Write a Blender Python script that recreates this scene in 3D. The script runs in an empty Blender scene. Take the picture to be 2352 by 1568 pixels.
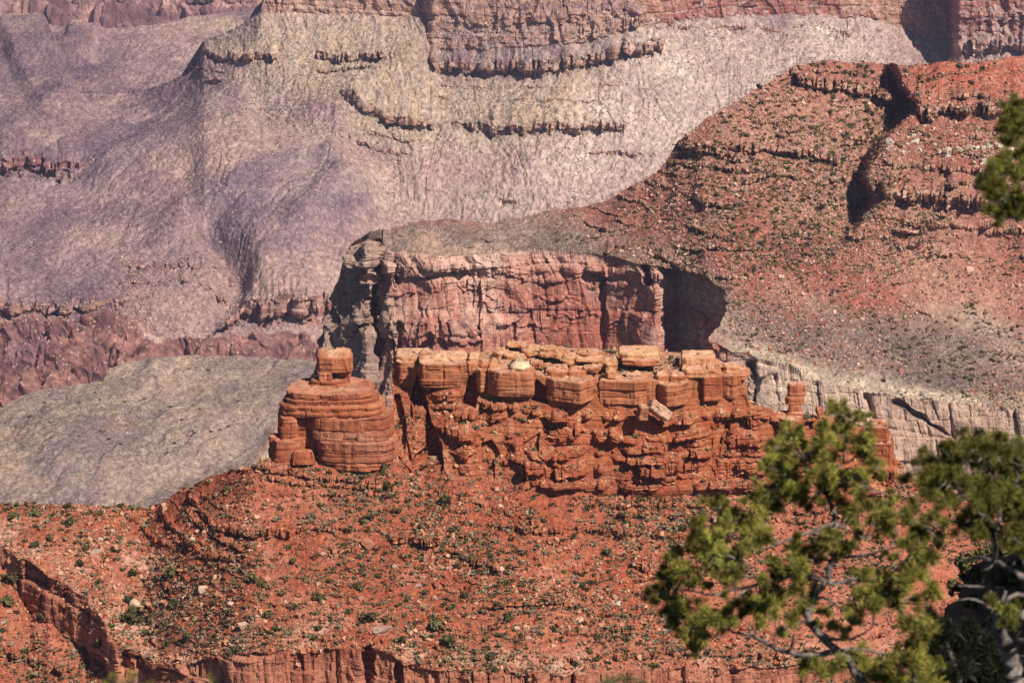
import bpy, math, random
import numpy as np
from mathutils import Vector, Matrix

# ------------------------------------------------------------------ camera, sky, sun, exposure
SC = bpy.context.scene
COL = SC.collection
W, H = 2352.0, 1568.0                     # the photograph's grid used for measuring
HFOV, PITCH = math.radians(20.0), math.radians(-14.5)
F = W / 2 / math.tan(HFOV / 2)
CP, SP = math.cos(PITCH), math.sin(PITCH)
cam = bpy.data.cameras.new('camera')
camo = bpy.data.objects.new('camera', cam)
COL.objects.link(camo)
camo.location = (0, 0, 0)
camo.rotation_euler = (math.radians(90) + PITCH, 0, 0)
cam.sensor_width = 36
cam.angle = HFOV
cam.clip_start, cam.clip_end = 0.5, 40000
cam.dof.use_dof = True
cam.dof.focus_distance = 1000
cam.dof.aperture_fstop = 8.5
SC.camera = camo

SUN_EL, SUN_AZ = math.radians(45), math.radians(43)     # azimuth from behind the camera towards the right
sdir = Vector((math.sin(SUN_AZ) * math.cos(SUN_EL), -math.cos(SUN_AZ) * math.cos(SUN_EL), math.sin(SUN_EL)))
world = bpy.data.worlds.new('World')
SC.world = world
world.use_nodes = True
wn = world.node_tree
sky = wn.nodes.new('ShaderNodeTexSky')
sky.sky_type = 'NISHITA'
sky.sun_disc = False
sky.sun_elevation = SUN_EL
sky.sun_rotation = math.radians(180) - SUN_AZ
sky.altitude = 2200
sky.air_density = 0.7
sky.dust_density = 0.4
bg = wn.nodes['Background']
bg.inputs['Strength'].default_value = 0.05
wn.links.new(sky.outputs['Color'], bg.inputs['Color'])
sun = bpy.data.lights.new('sun', 'SUN')
sun.energy = 5.0
sun.angle = math.radians(0.5)
sun.color = (1.0, 0.93, 0.83)
suno = bpy.data.objects.new('sun', sun)
COL.objects.link(suno)
suno.rotation_euler = sdir.to_track_quat('Z', 'Y').to_euler()
SC.view_settings.view_transform = 'Standard'
SC.view_settings.look = 'None'
SC.view_settings.exposure = 0.25
SC.view_settings.gamma = 1.0
SC.render.engine = 'CYCLES'
SC.cycles.max_bounces = 4
SC.cycles.diffuse_bounces = 1
SC.cycles.volume_bounces = 0
SC.cycles.transparent_max_bounces = 6

# ------------------------------------------------------------------ noise
RNG = np.random.RandomState(7)
TAB = RNG.rand(64 * 64 * 64).astype(np.float32)
TAB2 = RNG.rand(64 * 64 * 64, 3).astype(np.float32)

def _ix(i, j, k):
    return ((i & 63) * 64 + (j & 63)) * 64 + (k & 63)

def vn(x, y, z=None, seed=0):
    """value noise, -1..1"""
    x = np.asarray(x, np.float32) + seed * 17.31
    y = np.asarray(y, np.float32) + seed * 5.77
    z = np.zeros_like(x) if z is None else np.asarray(z, np.float32)
    i, j, k = np.floor(x).astype(np.int64), np.floor(y).astype(np.int64), np.floor(z).astype(np.int64)
    a, b, c = x - i, y - j, z - k
    a, b, c = a * a * (3 - 2 * a), b * b * (3 - 2 * b), c * c * (3 - 2 * c)
    T = TAB
    x00 = T[_ix(i, j, k)] * (1 - a) + T[_ix(i + 1, j, k)] * a
    x10 = T[_ix(i, j + 1, k)] * (1 - a) + T[_ix(i + 1, j + 1, k)] * a
    x01 = T[_ix(i, j, k + 1)] * (1 - a) + T[_ix(i + 1, j, k + 1)] * a
    x11 = T[_ix(i, j + 1, k + 1)] * (1 - a) + T[_ix(i + 1, j + 1, k + 1)] * a
    return ((x00 * (1 - b) + x10 * b) * (1 - c) + (x01 * (1 - b) + x11 * b) * c) * 2 - 1

def fbm(x, y, z=None, o=4, seed=0, g=0.5):
    s, a, n = 0.0, 1.0, 0.0
    for q in range(o):
        s = s + a * vn(x, y, z, seed + q * 3)
        n += a
        a *= g
        x, y = x * 2.03, y * 2.03
        z = None if z is None else z * 2.03
    return s / n * 1.6

def ridged(x, y, z=None, o=3, seed=0):
    s, a, n = 0.0, 1.0, 0.0
    for q in range(o):
        s = s + a * (1 - np.abs(vn(x, y, z, seed + q * 5)) * 2)
        n += a
        a *= 0.5
        x, y = x * 2.03, y * 2.03
        z = None if z is None else z * 2.03
    return s / n

def voro(x, y, z, seed=0, jit=0.85):
    """cellular noise: (F2-F1, cell hash)"""
    x = x + seed * 3.7
    i, j, k = np.floor(x).astype(np.int64), np.floor(y).astype(np.int64), np.floor(z).astype(np.int64)
    f1 = np.full(x.shape, 9.0, np.float32)
    f2 = f1.copy()
    cid = np.zeros(x.shape, np.float32)
    for a in (-1, 0, 1):
        for b in (-1, 0, 1):
            for c in (-1, 0, 1):
                q = _ix(i + a, j + b, k + c)
                r = TAB2[q]
                dx = i + a + 0.5 + (r[..., 0] - .5) * jit - x
                dy = j + b + 0.5 + (r[..., 1] - .5) * jit - y
                dz = k + c + 0.5 + (r[..., 2] - .5) * jit - z
                d = np.sqrt(dx * dx + dy * dy + dz * dz).astype(np.float32)
                n = d < f1
                f2 = np.where(n, f1, np.minimum(f2, d))
                f1 = np.where(n, d, f1)
                cid = np.where(n, TAB[q], cid)
    return f2 - f1, cid

def hsh(i, j, seed=0):
    return TAB[_ix(i.astype(np.int64) * 7 + seed, j.astype(np.int64) * 13 + seed * 3, (i + 5 * j).astype(np.int64))]

def bricks(sx, z, w, h, seed=0, groove=.3, gw=.10):
    """bedded, jointed rock: level beds of uneven thickness, each cut into blocks of uneven width; flat faces"""
    z = z / h + seed * 9.1
    z = z + .45 * vn(z * 1.0, z * 0 + seed, None, 3)
    b = np.floor(z); fz = z - b
    t = sx / w + hsh(b, b * 0 + 3, seed) * 7
    t = t + .38 * vn(t, b * 1.7, None, seed)
    c = np.floor(t); fx = t - c
    e = np.minimum(np.minimum(fz, 1 - fz) * h, np.minimum(fx, 1 - fx) * w)
    off = (hsh(b, c, seed) - .5) * 1.3 + (hsh(b, b * 0, seed + 1) - .5) * .9
    tiltx = (hsh(b, c, seed + 2) - .5) * (fx - .5) * .8
    return off + tiltx - groove * np.clip(1 - e / (gw * min(w, h)), 0, 1)

def sst(a, b, x):
    t = np.clip((x - a) / (b - a), 0, 1)
    return t * t * (3 - 2 * t)

# ------------------------------------------------------------------ from picture to place
def ray(u, v):
    a = (np.asarray(u, float) - W / 2) / F
    b = (H / 2 - np.asarray(v, float)) / F
    return a + 0 * b, CP - b * SP + 0 * a, SP + b * CP + 0 * a

def pt(u, v, d):
    x, y, z = ray(u, v)
    return np.stack([x * d, y * d, z * d], -1)

def project(P):
    dep = P[..., 1] * CP + P[..., 2] * SP
    up = -P[..., 1] * SP + P[..., 2] * CP
    return W / 2 + F * P[..., 0] / dep, H / 2 - F * up / dep, dep

def pl(U, pts):
    pts = sorted(pts)
    return np.interp(U, [p[0] for p in pts], [p[1] for p in pts])

def pls(U, pts, w=30.0):
    a = pl(U, pts)
    k = max(1, int(w / (U[1] - U[0])))
    g = np.exp(-np.linspace(-2, 2, 2 * k + 1) ** 2); g /= g.sum()
    return np.convolve(np.pad(a, k, mode='edge'), g, 'valid')

def sm(a, k):
    g = np.exp(-np.linspace(-2, 2, 2 * k + 1) ** 2); g /= g.sum()
    return np.convolve(np.pad(a, k, mode='edge'), g, 'valid')

def by_z(U, V, z):
    return z / ray(U, V)[2]

def by_ang(U, VA, DA, VB, deg):
    t = np.tan(np.radians(deg))
    _, ya, za = ray(U, VA)
    _, yb, zb = ray(U, VB)
    return (DA * za - t * DA * ya) / (zb - t * yb)

def tone(c):
    return np.clip(np.clip(np.asarray(c, float), .004, .95) ** 1.22 * 1.10, .004, .9)

# ------------------------------------------------------------------ meshes
def mesh_np(name, V, Fq, mat, parent=None, geo=None, link=True, tri=False, smooth=False):
    me = bpy.data.meshes.new(name)
    V = np.asarray(V, np.float32).reshape(-1, 3)
    Fq = np.asarray(Fq, np.int32)
    k = Fq.shape[1]
    me.vertices.add(len(V))
    me.vertices.foreach_set('co', V.ravel())
    me.loops.add(Fq.size)
    me.loops.foreach_set('vertex_index', Fq.ravel())
    me.polygons.add(len(Fq))
    me.polygons.foreach_set('loop_start', np.arange(0, Fq.size, k, dtype=np.int32))
    me.polygons.foreach_set('loop_total', np.full(len(Fq), k, np.int32))
    me.polygons.foreach_set('use_smooth', np.full(len(Fq), smooth, bool))
    if geo is not None:
        a = me.color_attributes.new('geo', 'FLOAT_COLOR', 'POINT')
        c = np.ones((len(V), 4), np.float32)
        c[:, :3] = tone(np.asarray(geo).reshape(-1, 3))
        a.data.foreach_set('color', c.ravel())
    me.update()
    me.validate()
    if mat is not None:
        me.materials.append(mat)
    if not link:
        return me
    o = bpy.data.objects.new(name, me)
    COL.objects.link(o)
    if parent is not None:
        o.parent = parent
    return o

def grid_faces(n, m, flip=False):
    i = np.arange(n * m).reshape(n, m)
    a, b, c, d = i[:-1, :-1], i[1:, :-1], i[1:, 1:], i[:-1, 1:]
    q = np.stack([a, b, c, d], -1).reshape(-1, 4)
    return q[:, ::-1] if flip else q

class MB:
    """collects geometry for ONE mesh object"""
    def __init__(s):
        s.V, s.F, s.C, s.n = [], [], [], 0
    def add(s, V, Fq, C=None):
        V = np.asarray(V, np.float32).reshape(-1, 3)
        Fq = np.asarray(Fq, np.int64)
        if Fq.shape[1] == 3:
            Fq = np.concatenate([Fq, Fq[:, :1] * 0 - 1], 1)
        s.V.append(V)
        s.F.append(np.where(Fq < 0, -1, Fq + s.n))
        s.C.append(np.ones((len(V), 3)) * .5 if C is None else np.broadcast_to(C, (len(V), 3)))
        s.n += len(V)
    def build(s, name, mat, parent=None, link=True, smooth=False):
        V, Fq, C = np.concatenate(s.V), np.concatenate(s.F), np.concatenate(s.C)
        me = bpy.data.meshes.new(name)
        tot = np.where(Fq[:, 3] < 0, 3, 4).astype(np.int32)
        loops = Fq.ravel()
        loops = loops[loops >= 0].astype(np.int32)
        me.vertices.add(len(V)); me.vertices.foreach_set('co', V.ravel())
        me.loops.add(len(loops)); me.loops.foreach_set('vertex_index', loops)
        me.polygons.add(len(Fq))
        me.polygons.foreach_set('loop_start', (np.cumsum(tot) - tot).astype(np.int32))
        me.polygons.foreach_set('loop_total', tot)
        me.polygons.foreach_set('use_smooth', np.full(len(Fq), smooth, bool))
        a = me.color_attributes.new('geo', 'FLOAT_COLOR', 'POINT')
        c = np.ones((len(V), 4), np.float32); c[:, :3] = tone(C) if mat is None or mat.name not in ('pine_needles', 'pine_bark') else C
        a.data.foreach_set('color', c.ravel())
        me.update(); me.validate()
        if mat: me.materials.append(mat)
        if not link: return me
        o = bpy.data.objects.new(name, me); COL.objects.link(o)
        if parent is not None: o.parent = parent
        return o

def tag(o, label=None, cat=None, group=None, kind=None):
    if label: o['label'] = label
    if cat: o['category'] = cat
    if group: o['group'] = group
    if kind: o['kind'] = kind
    return o

def empty(name, loc, label, cat, group=None):
    o = bpy.data.objects.new(name, None)
    COL.objects.link(o)
    o.location = loc
    o.empty_display_size = 1
    return tag(o, label, cat, group)

# ------------------------------------------------------------------ materials
def rock_mat(name, speck=(.6, .5, .4), speck_sc=0.5, speck_amt=0.4, dark=(.1, .08, .06), dark_amt=.25,
             bump=0.5, bsc=0.4, streak=0.0, strata=0.0, strata_sc=.5, var=0.25, stretch=1.0):
    """geo colour (rock or soil of the place, with some shade painted in on the tableland) + small stones, stains, bedding, bumps"""
    m = bpy.data.materials.new(name)
    m.use_nodes = True
    n, l = m.node_tree.nodes, m.node_tree.links
    bs = n['Principled BSDF']
    bs.inputs['Roughness'].default_value = 0.95
    bs.inputs['Specular IOR Level'].default_value = 0.12
    at = n.new('ShaderNodeAttribute'); at.attribute_name = 'geo'
    ge = n.new('ShaderNodeNewGeometry')
    mp = n.new('ShaderNodeMapping'); mp.inputs['Scale'].default_value = (1, 1, stretch)
    l.new(ge.outputs['Position'], mp.inputs['Vector'])
    pos = mp.outputs['Vector']
    col = at.outputs['Color']
    def mix(fac, a, b, mode='MIX'):
        x = n.new('ShaderNodeMix'); x.data_type = 'RGBA'; x.blend_type = mode
        if isinstance(fac, float): x.inputs[0].default_value = fac
        else: l.new(fac, x.inputs[0])
        for s, q in ((6, a), (7, b)):
            if isinstance(q, tuple): x.inputs[s].default_value = (*q, 1)
            else: l.new(q, x.inputs[s])
        return x.outputs[2]
    def ramp(v, a, b, lo=0.0, hi=1.0):
        x = n.new('ShaderNodeMapRange'); x.inputs[1].default_value = a; x.inputs[2].default_value = b
        x.inputs[3].default_value = lo; x.inputs[4].default_value = hi
        l.new(v, x.inputs[0]); return x.outputs[0]
    def noise(sc, det=4, rough=.6, vec=None):
        x = n.new('ShaderNodeTexNoise'); x.inputs['Scale'].default_value = sc
        x.inputs['Detail'].default_value = det; x.inputs['Roughness'].default_value = rough
        l.new(vec or pos, x.inputs['Vector']); return x.outputs['Fac']
    def math_(op, a, b):
        x = n.new('ShaderNodeMath'); x.operation = op
        for s, q in ((0, a), (1, b)):
            if isinstance(q, (int, float)): x.inputs[s].default_value = q
            else: l.new(q, x.inputs[s])
        return x.outputs[0]
    nf = noise(bsc, 6, .65)
    # value variation
    hv = n.new('ShaderNodeHueSaturation')
    l.new(col, hv.inputs['Color']); l.new(ramp(nf, .3, .7, 1 - var, 1 + var), hv.inputs['Value'])
    col = hv.outputs['Color']
    if strata:
        mp2 = n.new('ShaderNodeMapping'); mp2.inputs['Scale'].default_value = (.02, .02, 1)
        l.new(ge.outputs['Position'], mp2.inputs['Vector'])
        st = noise(strata_sc, 4, .7, mp2.outputs['Vector'])
        col = mix(ramp(st, .45, .62, 0, strata), col, mix(1.0, col, (.55, .5, .5), 'MULTIPLY'))
    if streak:
        mp3 = n.new('ShaderNodeMapping'); mp3.inputs['Scale'].default_value = (1, 1, .09)
        l.new(ge.outputs['Position'], mp3.inputs['Vector'])
        sk = noise(bsc * 1.6, 5, .65, mp3.outputs['Vector'])
        sep = n.new('ShaderNodeSeparateXYZ'); l.new(ge.outputs['Normal'], sep.inputs[0])
        wall = ramp(sep.outputs['Z'], .35, .6, 1, 0)
        col = mix(math_('MULTIPLY', ramp(sk, .5, .68, 0, streak), wall), col, mix(1.0, col, (.42, .36, .38), 'MULTIPLY'))
        col = mix(math_('MULTIPLY', ramp(sk, .42, .3, 0, streak * .6), wall), col, mix(.55, col, speck))
    if speck_amt:
        vo = n.new('ShaderNodeTexVoronoi'); vo.inputs['Scale'].default_value = speck_sc
        l.new(pos, vo.inputs['Vector'])
        sp = n.new('ShaderNodeSeparateColor'); l.new(vo.outputs['Color'], sp.inputs[0])
        d1 = ramp(vo.outputs['Distance'], .28, .42, 1, 0)
        col = mix(math_('MULTIPLY', math_('GREATER_THAN', sp.outputs[0], 1 - speck_amt), d1), col, mix(.7, col, speck))
        if dark_amt:
            vo2 = n.new('ShaderNodeTexVoronoi'); vo2.inputs['Scale'].default_value = speck_sc * .8
            mp4 = n.new('ShaderNodeMapping'); mp4.inputs['Location'].default_value = (13, 7, 3)
            l.new(pos, mp4.inputs['Vector']); l.new(mp4.outputs['Vector'], vo2.inputs['Vector'])
            sp2 = n.new('ShaderNodeSeparateColor'); l.new(vo2.outputs['Color'], sp2.inputs[0])
            d2 = ramp(vo2.outputs['Distance'], .25, .4, 1, 0)
            col = mix(math_('MULTIPLY', math_('GREATER_THAN', sp2.outputs[0], 1 - dark_amt), d2), col, mix(.75, col, dark))
    l.new(col, bs.inputs['Base Color'])
    if bump:
        bp = n.new('ShaderNodeBump'); bp.inputs['Strength'].default_value = bump
        bp.inputs['Distance'].default_value = 0.6 / bsc
        l.new(noise(bsc * 1.7, 5, .7), bp.inputs['Height']); l.new(bp.outputs['Normal'], bs.inputs['Normal'])
    return m

M_near = rock_mat('red_soil', speck=(.60, .38, .27), speck_sc=1.6, speck_amt=.10, dark=(.12, .085, .06), dark_amt=.14, bsc=.45, bump=.5, streak=.5)
M_butte = rock_mat('red_sandstone', speck=(.62, .42, .28), speck_amt=0, bsc=.35, bump=.45, streak=.75, strata=.5, strata_sc=1.1, var=.22)
M_cap = rock_mat('orange_sandstone', speck=(.72, .50, .30), speck_amt=0, bsc=.3, bump=.35, streak=.65, strata=.3, strata_sc=.6, var=.18)
M_mid = rock_mat('mauve_talus', speck=(.62, .45, .36), speck_sc=.5, speck_amt=.14, dark=(.10, .085, .07), dark_amt=.2, bsc=.22, bump=.5, streak=.6)
M_plat = rock_mat('platform_scrub', speck=(.50, .42, .33), speck_sc=.32, speck_amt=.2, dark=(.13, .12, .10), dark_amt=.3, bsc=.12, bump=.3)
M_far = rock_mat('far_talus', speck=(.55, .45, .36), speck_sc=.24, speck_amt=.16, dark=(.13, .11, .10), dark_amt=.24, bsc=.09, bump=.4, streak=.4)
M_dist = rock_mat('distant_rock', speck=(.5, .4, .34), speck_sc=.1, speck_amt=0, dark=(.14, .1, .1), dark_amt=0, bsc=.05, bump=.5, streak=.4)

# ------------------------------------------------------------------ terrain sheets
class Sheet:
    """a landform: depth along each sight line, then relief in world space"""
    def __init__(s, u0, u1, du, nv, rows):
        s.U = np.arange(u0, u1 + du * .5, du)
        vt = np.stack([r[0](s.U) if callable(r[0]) else r[0] for r in rows])     # (k, nu)
        dd = np.stack([r[1] for r in rows])
        t = np.linspace(0, 1, nv)
        vtop, vbot = vt[0], vt[-1]
        s.V = vtop[None] + (vbot - vtop)[None] * t[:, None]
        s.D = np.empty_like(s.V)
        for j in range(len(s.U)):
            vv = np.maximum.accumulate(vt[:, j] + np.arange(len(rows)) * 1e-4)
            s.D[:, j] = 1.0 / np.interp(s.V[:, j], vv, 1.0 / dd[:, j])
        s.UU = np.broadcast_to(s.U[None], s.V.shape)
        s.vtop, s.vbot, s.nv = vtop, vbot, nv
        s.cl = np.zeros_like(s.V)          # cliff mask
    def at(s, A, vq):
        """A sampled at picture height vq(u) in every column"""
        f = np.clip((vq - s.vtop) / (s.vbot - s.vtop), 0, 1) * (s.nv - 1)
        i = np.minimum(f.astype(int), s.nv - 2)
        w = f - i
        j = np.arange(len(s.U))
        return A[i, j] * (1 - w) + A[i + 1, j] * w
    def zline(s, z):
        """picture height where the sheet crosses elevation z (nan where it does not)"""
        Z = ray(s.UU, s.V)[2] * s.D
        r = np.full(len(s.U), np.nan)
        for j in range(len(s.U)):
            b = Z[:, j] < z[j]
            if b.any() and not b[0]:
                r[j] = s.V[np.argmax(b), j]
        return r
    def ledge(s, vl, h, omin=1.0, k=1.1, Lf=1.5, bw=18, seed=0, u0=None, u1=None, amp=None, jit=.5, under=1.15, slope=0.12, uc=.5):
        """rock step whose rim runs along vl(u) with a face h tall"""
        U = s.U
        rs = np.random.RandomState(seed)
        ok = ~np.isnan(vl)
        u0 = U[0] if u0 is None else u0
        u1 = U[-1] if u1 is None else u1
        a = sst(u0 - 1, u0 + bw * .8, U) * (1 - sst(u1 - bw * .8, u1 + 1, U)) * ok
        if amp is not None: a = a * amp
        vl = np.where(ok, vl, -9999)
        # joints cut the step into blocks of uneven width
        e = np.cumsum(bw * rs.uniform(.35, 1.7, int((U[-1] - U[0]) / bw * 2.4) + 8)) + U[0] - bw
        b = np.searchsorted(e, U)
        edge = np.minimum(np.abs(U - e[np.clip(b, 0, len(e) - 1)]), np.abs(U - e[np.clip(b - 1, 0, len(e) - 1)]))
        hb = 1 + jit * (rs.rand(len(e) + 2)[b] - .5) * 2
        vb = vl + h * .22 * jit * 2 * (rs.rand(len(e) + 2)[b] - .5) + h * .10 * vn(U / 7.0, U * 0 + seed)
        hh = h * (0.9 + .2 * vn(U / 15.0, U * 0 + seed + 5)) * np.clip(a * 1.3, .05, 1)
        Dl, Dh = s.at(s.D, vb), s.at(s.D, vb + hh)
        o = np.clip(k * (Dl - Dh), omin, 3.2 * omin) * hb * a
        o = o - np.where(edge < 1.6, .5 * o, 0)
        L = np.maximum(Lf * o * .28 * F / Dl, 1.5)
        dv = s.V - vb[None]
        os_ = sm(o, max(2, int(1.2 * bw / (U[1] - U[0]))))
        Ls = sm(L, 6)
        up = s.D - os_[None] * np.exp(np.minimum(dv, 0) / Ls[None]) - (o - os_)[None] * np.exp(np.minimum(dv, 0) / 2.5)
        face = Dl[None] - o[None] + slope * -1 * dv / F * Dl[None]
        face = np.minimum(face, s.D + 2) + uc * o[None] * sst(.55, .75, dv / (hh[None] + 1e-6))
        s.D = np.where(dv <= 0, up, np.where((dv < hh[None]) & (a[None] > .02), face, s.D))
        s.cl = np.maximum(s.cl, np.where((dv > -1) & (dv < hh[None] + 1), a[None], 0))
    def crack(s, pts, w, depth):
        """cleft: pts are (u, v) going down the face"""
        vs, us = [p[1] for p in pts], [p[0] for p in pts]
        uc = np.interp(s.V, vs, us)
        wv = w * (1 + .5 * vn(s.V / 14.0, s.V * 0 + us[0]))
        m = sst(vs[0] - 4, vs[0] + 4, s.V) * (1 - sst(vs[-1] - 4, vs[-1] + 4, s.V))
        s.D = s.D + depth * m * np.clip(1.3 - np.abs(s.UU - uc) / wv, 0, 1)
    def push(s, poly, depth, soft=6):
        """push back (depth>0) the part of the face inside a picture polygon"""
        x, y = s.UU, s.V
        inside = np.zeros(x.shape, bool)
        dist = np.full(x.shape, 1e9)
        n = len(poly)
        for i in range(n):
            (x0, y0), (x1, y1) = poly[i], poly[(i + 1) % n]
            c = ((y0 > y) != (y1 > y)) & (x < (x1 - x0) * (y - y0) / (y1 - y0 + 1e-9) + x0)
            inside ^= c
            dist = np.minimum(dist, segdist(x, y, x0, y0, x1, y1)[0])
        s.D = s.D + depth * np.where(inside, sst(0, soft, dist), 0)
    def world(s):
        s.P = pt(s.UU, s.V, s.D)
        return s.P
    def normals(s, blur=2):
        P = s.P
        dv = np.gradient(P, axis=0); du = np.gradient(P, axis=1)
        N = np.cross(dv, du)
        N /= np.linalg.norm(N, axis=2, keepdims=True) + 1e-9
        for _ in range(blur):
            N[1:-1] = (N[:-2] + N[1:-1] * 2 + N[2:]) / 4
            N[:, 1:-1] = (N[:, :-2] + N[:, 1:-1] * 2 + N[:, 2:]) / 4
        N /= np.linalg.norm(N, axis=2, keepdims=True) + 1e-9
        return N
    def ridge(s, pts, wl, wr, h):
        """low ridge (h>0) or valley (h<0) along a picture line; wl/wr half widths"""
        best = np.full(s.V.shape, 1e9); sd = np.zeros(s.V.shape); tt = np.zeros(s.V.shape)
        n = len(pts) - 1
        for i in range(n):
            d, side, t = segdist(s.UU, s.V, *pts[i], *pts[i + 1])
            m = d < best
            best = np.where(m, d, best); sd = np.where(m, side, sd); tt = np.where(m, (i + t) / n, tt)
        w = np.where(sd > 0, wl, wr)
        s.P[..., 2] += h * np.exp(-(best / w) ** 1.5) * sst(0, .12, tt) * (1 - sst(.75, 1, tt))
    def build(s, name, mat, geo, parent=None):
        s.geo = geo
        return mesh_np(name, s.P, grid_faces(*s.V.shape), mat, parent, geo)

def segdist(x, y, x0, y0, x1, y1):
    dx, dy = x1 - x0, y1 - y0
    t = np.clip(((x - x0) * dx + (y - y0) * dy) / (dx * dx + dy * dy + 1e-9), 0, 1)
    ex, ey = x - x0 - t * dx, y - y0 - t * dy
    return np.hypot(ex, ey), np.sign(dx * ey - dy * ex), t

def C3(a, b, t):
    t = np.clip(t, 0, 1)[..., None]
    return np.asarray(a) * (1 - t) + np.asarray(b) * t

def inpoly(x, y, poly, soft=20.0, warp=None):
    if warp is not None: x, y = x + warp, y + warp * .6
    ins = np.zeros(np.shape(x), bool); dist = np.full(np.shape(x), 1e9)
    n = len(poly)
    for i in range(n):
        (x0, y0), (x1, y1) = poly[i], poly[(i + 1) % n]
        ins ^= ((y0 > y) != (y1 > y)) & (x < (x1 - x0) * (y - y0) / (y1 - y0 + 1e-9) + x0)
        dist = np.minimum(dist, segdist(x, y, x0, y0, x1, y1)[0])
    return np.where(ins, .5 + .5 * np.clip(dist / soft, 0, 1), .5 - .5 * np.clip(dist / soft, 0, 1))

def cliff_relief(S, N, mask, col=3.0, colsc=12.0, sets=((6, 3, 1.0),), seed=0, groove=.3, warp=1.0):
    """buttresses and clefts, then beds and joints at several sizes"""
    P = S.P
    x, y, z = P[..., 0], P[..., 1], P[..., 2]
    wv = fbm(x / 40, y / 40, z / 40, 2, seed)
    d = col * (ridged(x / colsc + wv, y / colsc, z / (colsc * 7), 3, seed) - .3)
    sx = x * .92 + y * .5
    for i, (w, h, amp) in enumerate(sets):
        d = d + amp * bricks(sx + warp * w * .25 * fbm(x / (w * 3), y / (w * 3), z / (h * 3), 2, seed + i), z + warp * h * .3 * fbm(x / (w * 5), y / (w * 5), None, 2, seed + 7 + i), w, h, seed + i * 3 + 1, groove)
    hn = N.copy(); hn[..., 2] *= .2
    hn /= np.linalg.norm(hn, axis=2, keepdims=True) + 1e-9
    P += hn * (d * mask)[..., None]

# ================================================================== the far mesa, its aprons and the tableland (F)
U = np.arange(-220, 2480 + 1, 2.0)
vA = pl(U, [(-220, 70), (0, 50), (100, 54), (215, 66), (350, 56), (480, 38), (585, 22), (600, 8), (606, -16), (660, -40), (980, -62), (1200, -100), (2480, -160)])
vS = pl(U, [(-220, 215), (250, 215), (330, 205), (380, 192), (430, 172), (440, 165), (460, 142), (467, 103), (540, 68), (598, 30), (606, -6), (660, -30), (980, -50), (1000, -90), (1200, -94), (2480, -140)])
vB = pl(U, [(-220, 219), (250, 219), (330, 209), (380, 196), (430, 176), (445, 164), (458, 134), (470, 110), (540, 73), (600, 34), (620, 28), (850, 36), (970, 38), (988, 100), (1010, 118), (1080, 120), (1200, 112), (1300, 104), (1400, 85), (1480, 62), (1600, 44), (1800, 34), (2000, 42), (2100, 80), (2190, 92), (2200, 92), (2480, 88)])
vC = pl(U, [(-220, 265), (300, 262), (430, 245), (470, 232), (560, 270), (700, 350), (800, 410), (900, 470), (1000, 490), (1100, 500), (1400, 505), (1600, 480), (2480, 450)])
vE = pl(U, [(-220, 690), (0, 686), (280, 690), (400, 700), (480, 700), (540, 692), (760, 690), (2480, 700)])
dA = by_z(U, vA, -900.0)
dS1 = by_z(U, vS - 1.5, -900.0)
dB = pl(U, [(425, 5050), (470, 5000), (600, 4880), (970, 4830), (985, 4700), (1000, 4560), (1300, 4540), (1480, 4560), (1600, 4620), (2000, 4760), (2186, 4780), (2196, 4470), (2480, 4430)])
dB = pls(U, [(-220, 5060), (330, 5010), (470, 4930), (600, 4868), (700, 4850), (970, 4790), (980, 4775), (992, 4750), (1300, 4700), (1480, 4720), (1600, 4760), (2000, 4830), (2182, 4850), (2200, 4735), (2480, 4700)], 8)
dS = np.where(U < 590, by_ang(U, vB, dB, vS, 30.0), by_ang(U, vB, dB, vS, 76.0))
dC = sm(by_ang(U, vB, dB, vC, pls(U, [(-220, 2), (200, 4), (330, 9), (430, 18), (520, 25), (600, 28), (1000, 28), (1500, 30), (2480, 31)], 90)), 60)
dE = by_z(U, vE, pls(U, [(-220, -905), (700, -905), (1000, -965), (2480, -980)]))
vA = np.minimum(vA, vS - 4)
vG = U * 0 + 1010.0
dG = by_ang(U, vE, dE, vG, 27.0)
S = Sheet(-220, 2480, 2.0, 560, [(vA, dA), (vS - 1.5, dS1), (vS, dS), (vB, dB), (vC, dC), (vE, dE), (vG, dG)])
U = S.U
wob = lambda sc, a, sd: a * fbm(U / sc, U * 0, None, 3, sd)
L_ = lambda pts: pl(U, pts)
# cliff bands of the spur and the mesa
S.ledge(L_([(978, 130), (1000, 138), (1060, 146), (1200, 146), (1300, 140), (1380, 122), (1440, 105), (1540, 84)]) + wob(30, 2, 1), 36, 14, 1.15, 1.6, 24, 1, 976, 1530)
S.ledge(L_([(1060, 20), (1480, 12), (2000, -20)]) + wob(30, 3, 2), 40, 5, 1, 1.0, 30, 2, 1050, 1490)
S.ledge(L_([(1060, 72), (1200, 70), (1480, 40)]) + wob(30, 3, 3), 34, 6, 1, 1.0, 26, 3, 1050, 1480)
S.ledge(L_([(466, 106), (500, 122), (560, 124), (625, 128)]) + wob(20, 2, 4), 20, 22, 1.1, 1.4, 14, 4, 464, 640)
S.ledge(L_([(724, 124), (800, 134), (880, 138)]) + wob(20, 3, 5), 26, 10, 1.15, 1.6, 14, 5, 722, 890)
S.ledge(L_([(724, 168), (900, 178)]) + wob(20, 2, 6), 12, 5, 1, 1.6, 12, 6, 726, 860)
S.ledge(L_([(430, 150), (520, 165)]) + wob(20, 2, 7), 9, 5, 1, 1.6, 12, 7, 432, 520)
S.ledge(L_([(470, 182), (520, 190)]), 9, 5, 1, 1.6, 12, 8, 470, 520)
S.ledge(L_([(780, 238), (820, 246), (860, 268), (880, 276), (960, 282), (1060, 290), (1200, 292), (1300, 286), (1440, 282)]) + wob(24, 4, 9), 25, 14, 1.2, 1.4, 13, 9, 778, 1440, amp=np.where(np.abs(U - 1018) < 24, .15, 1.))
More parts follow.
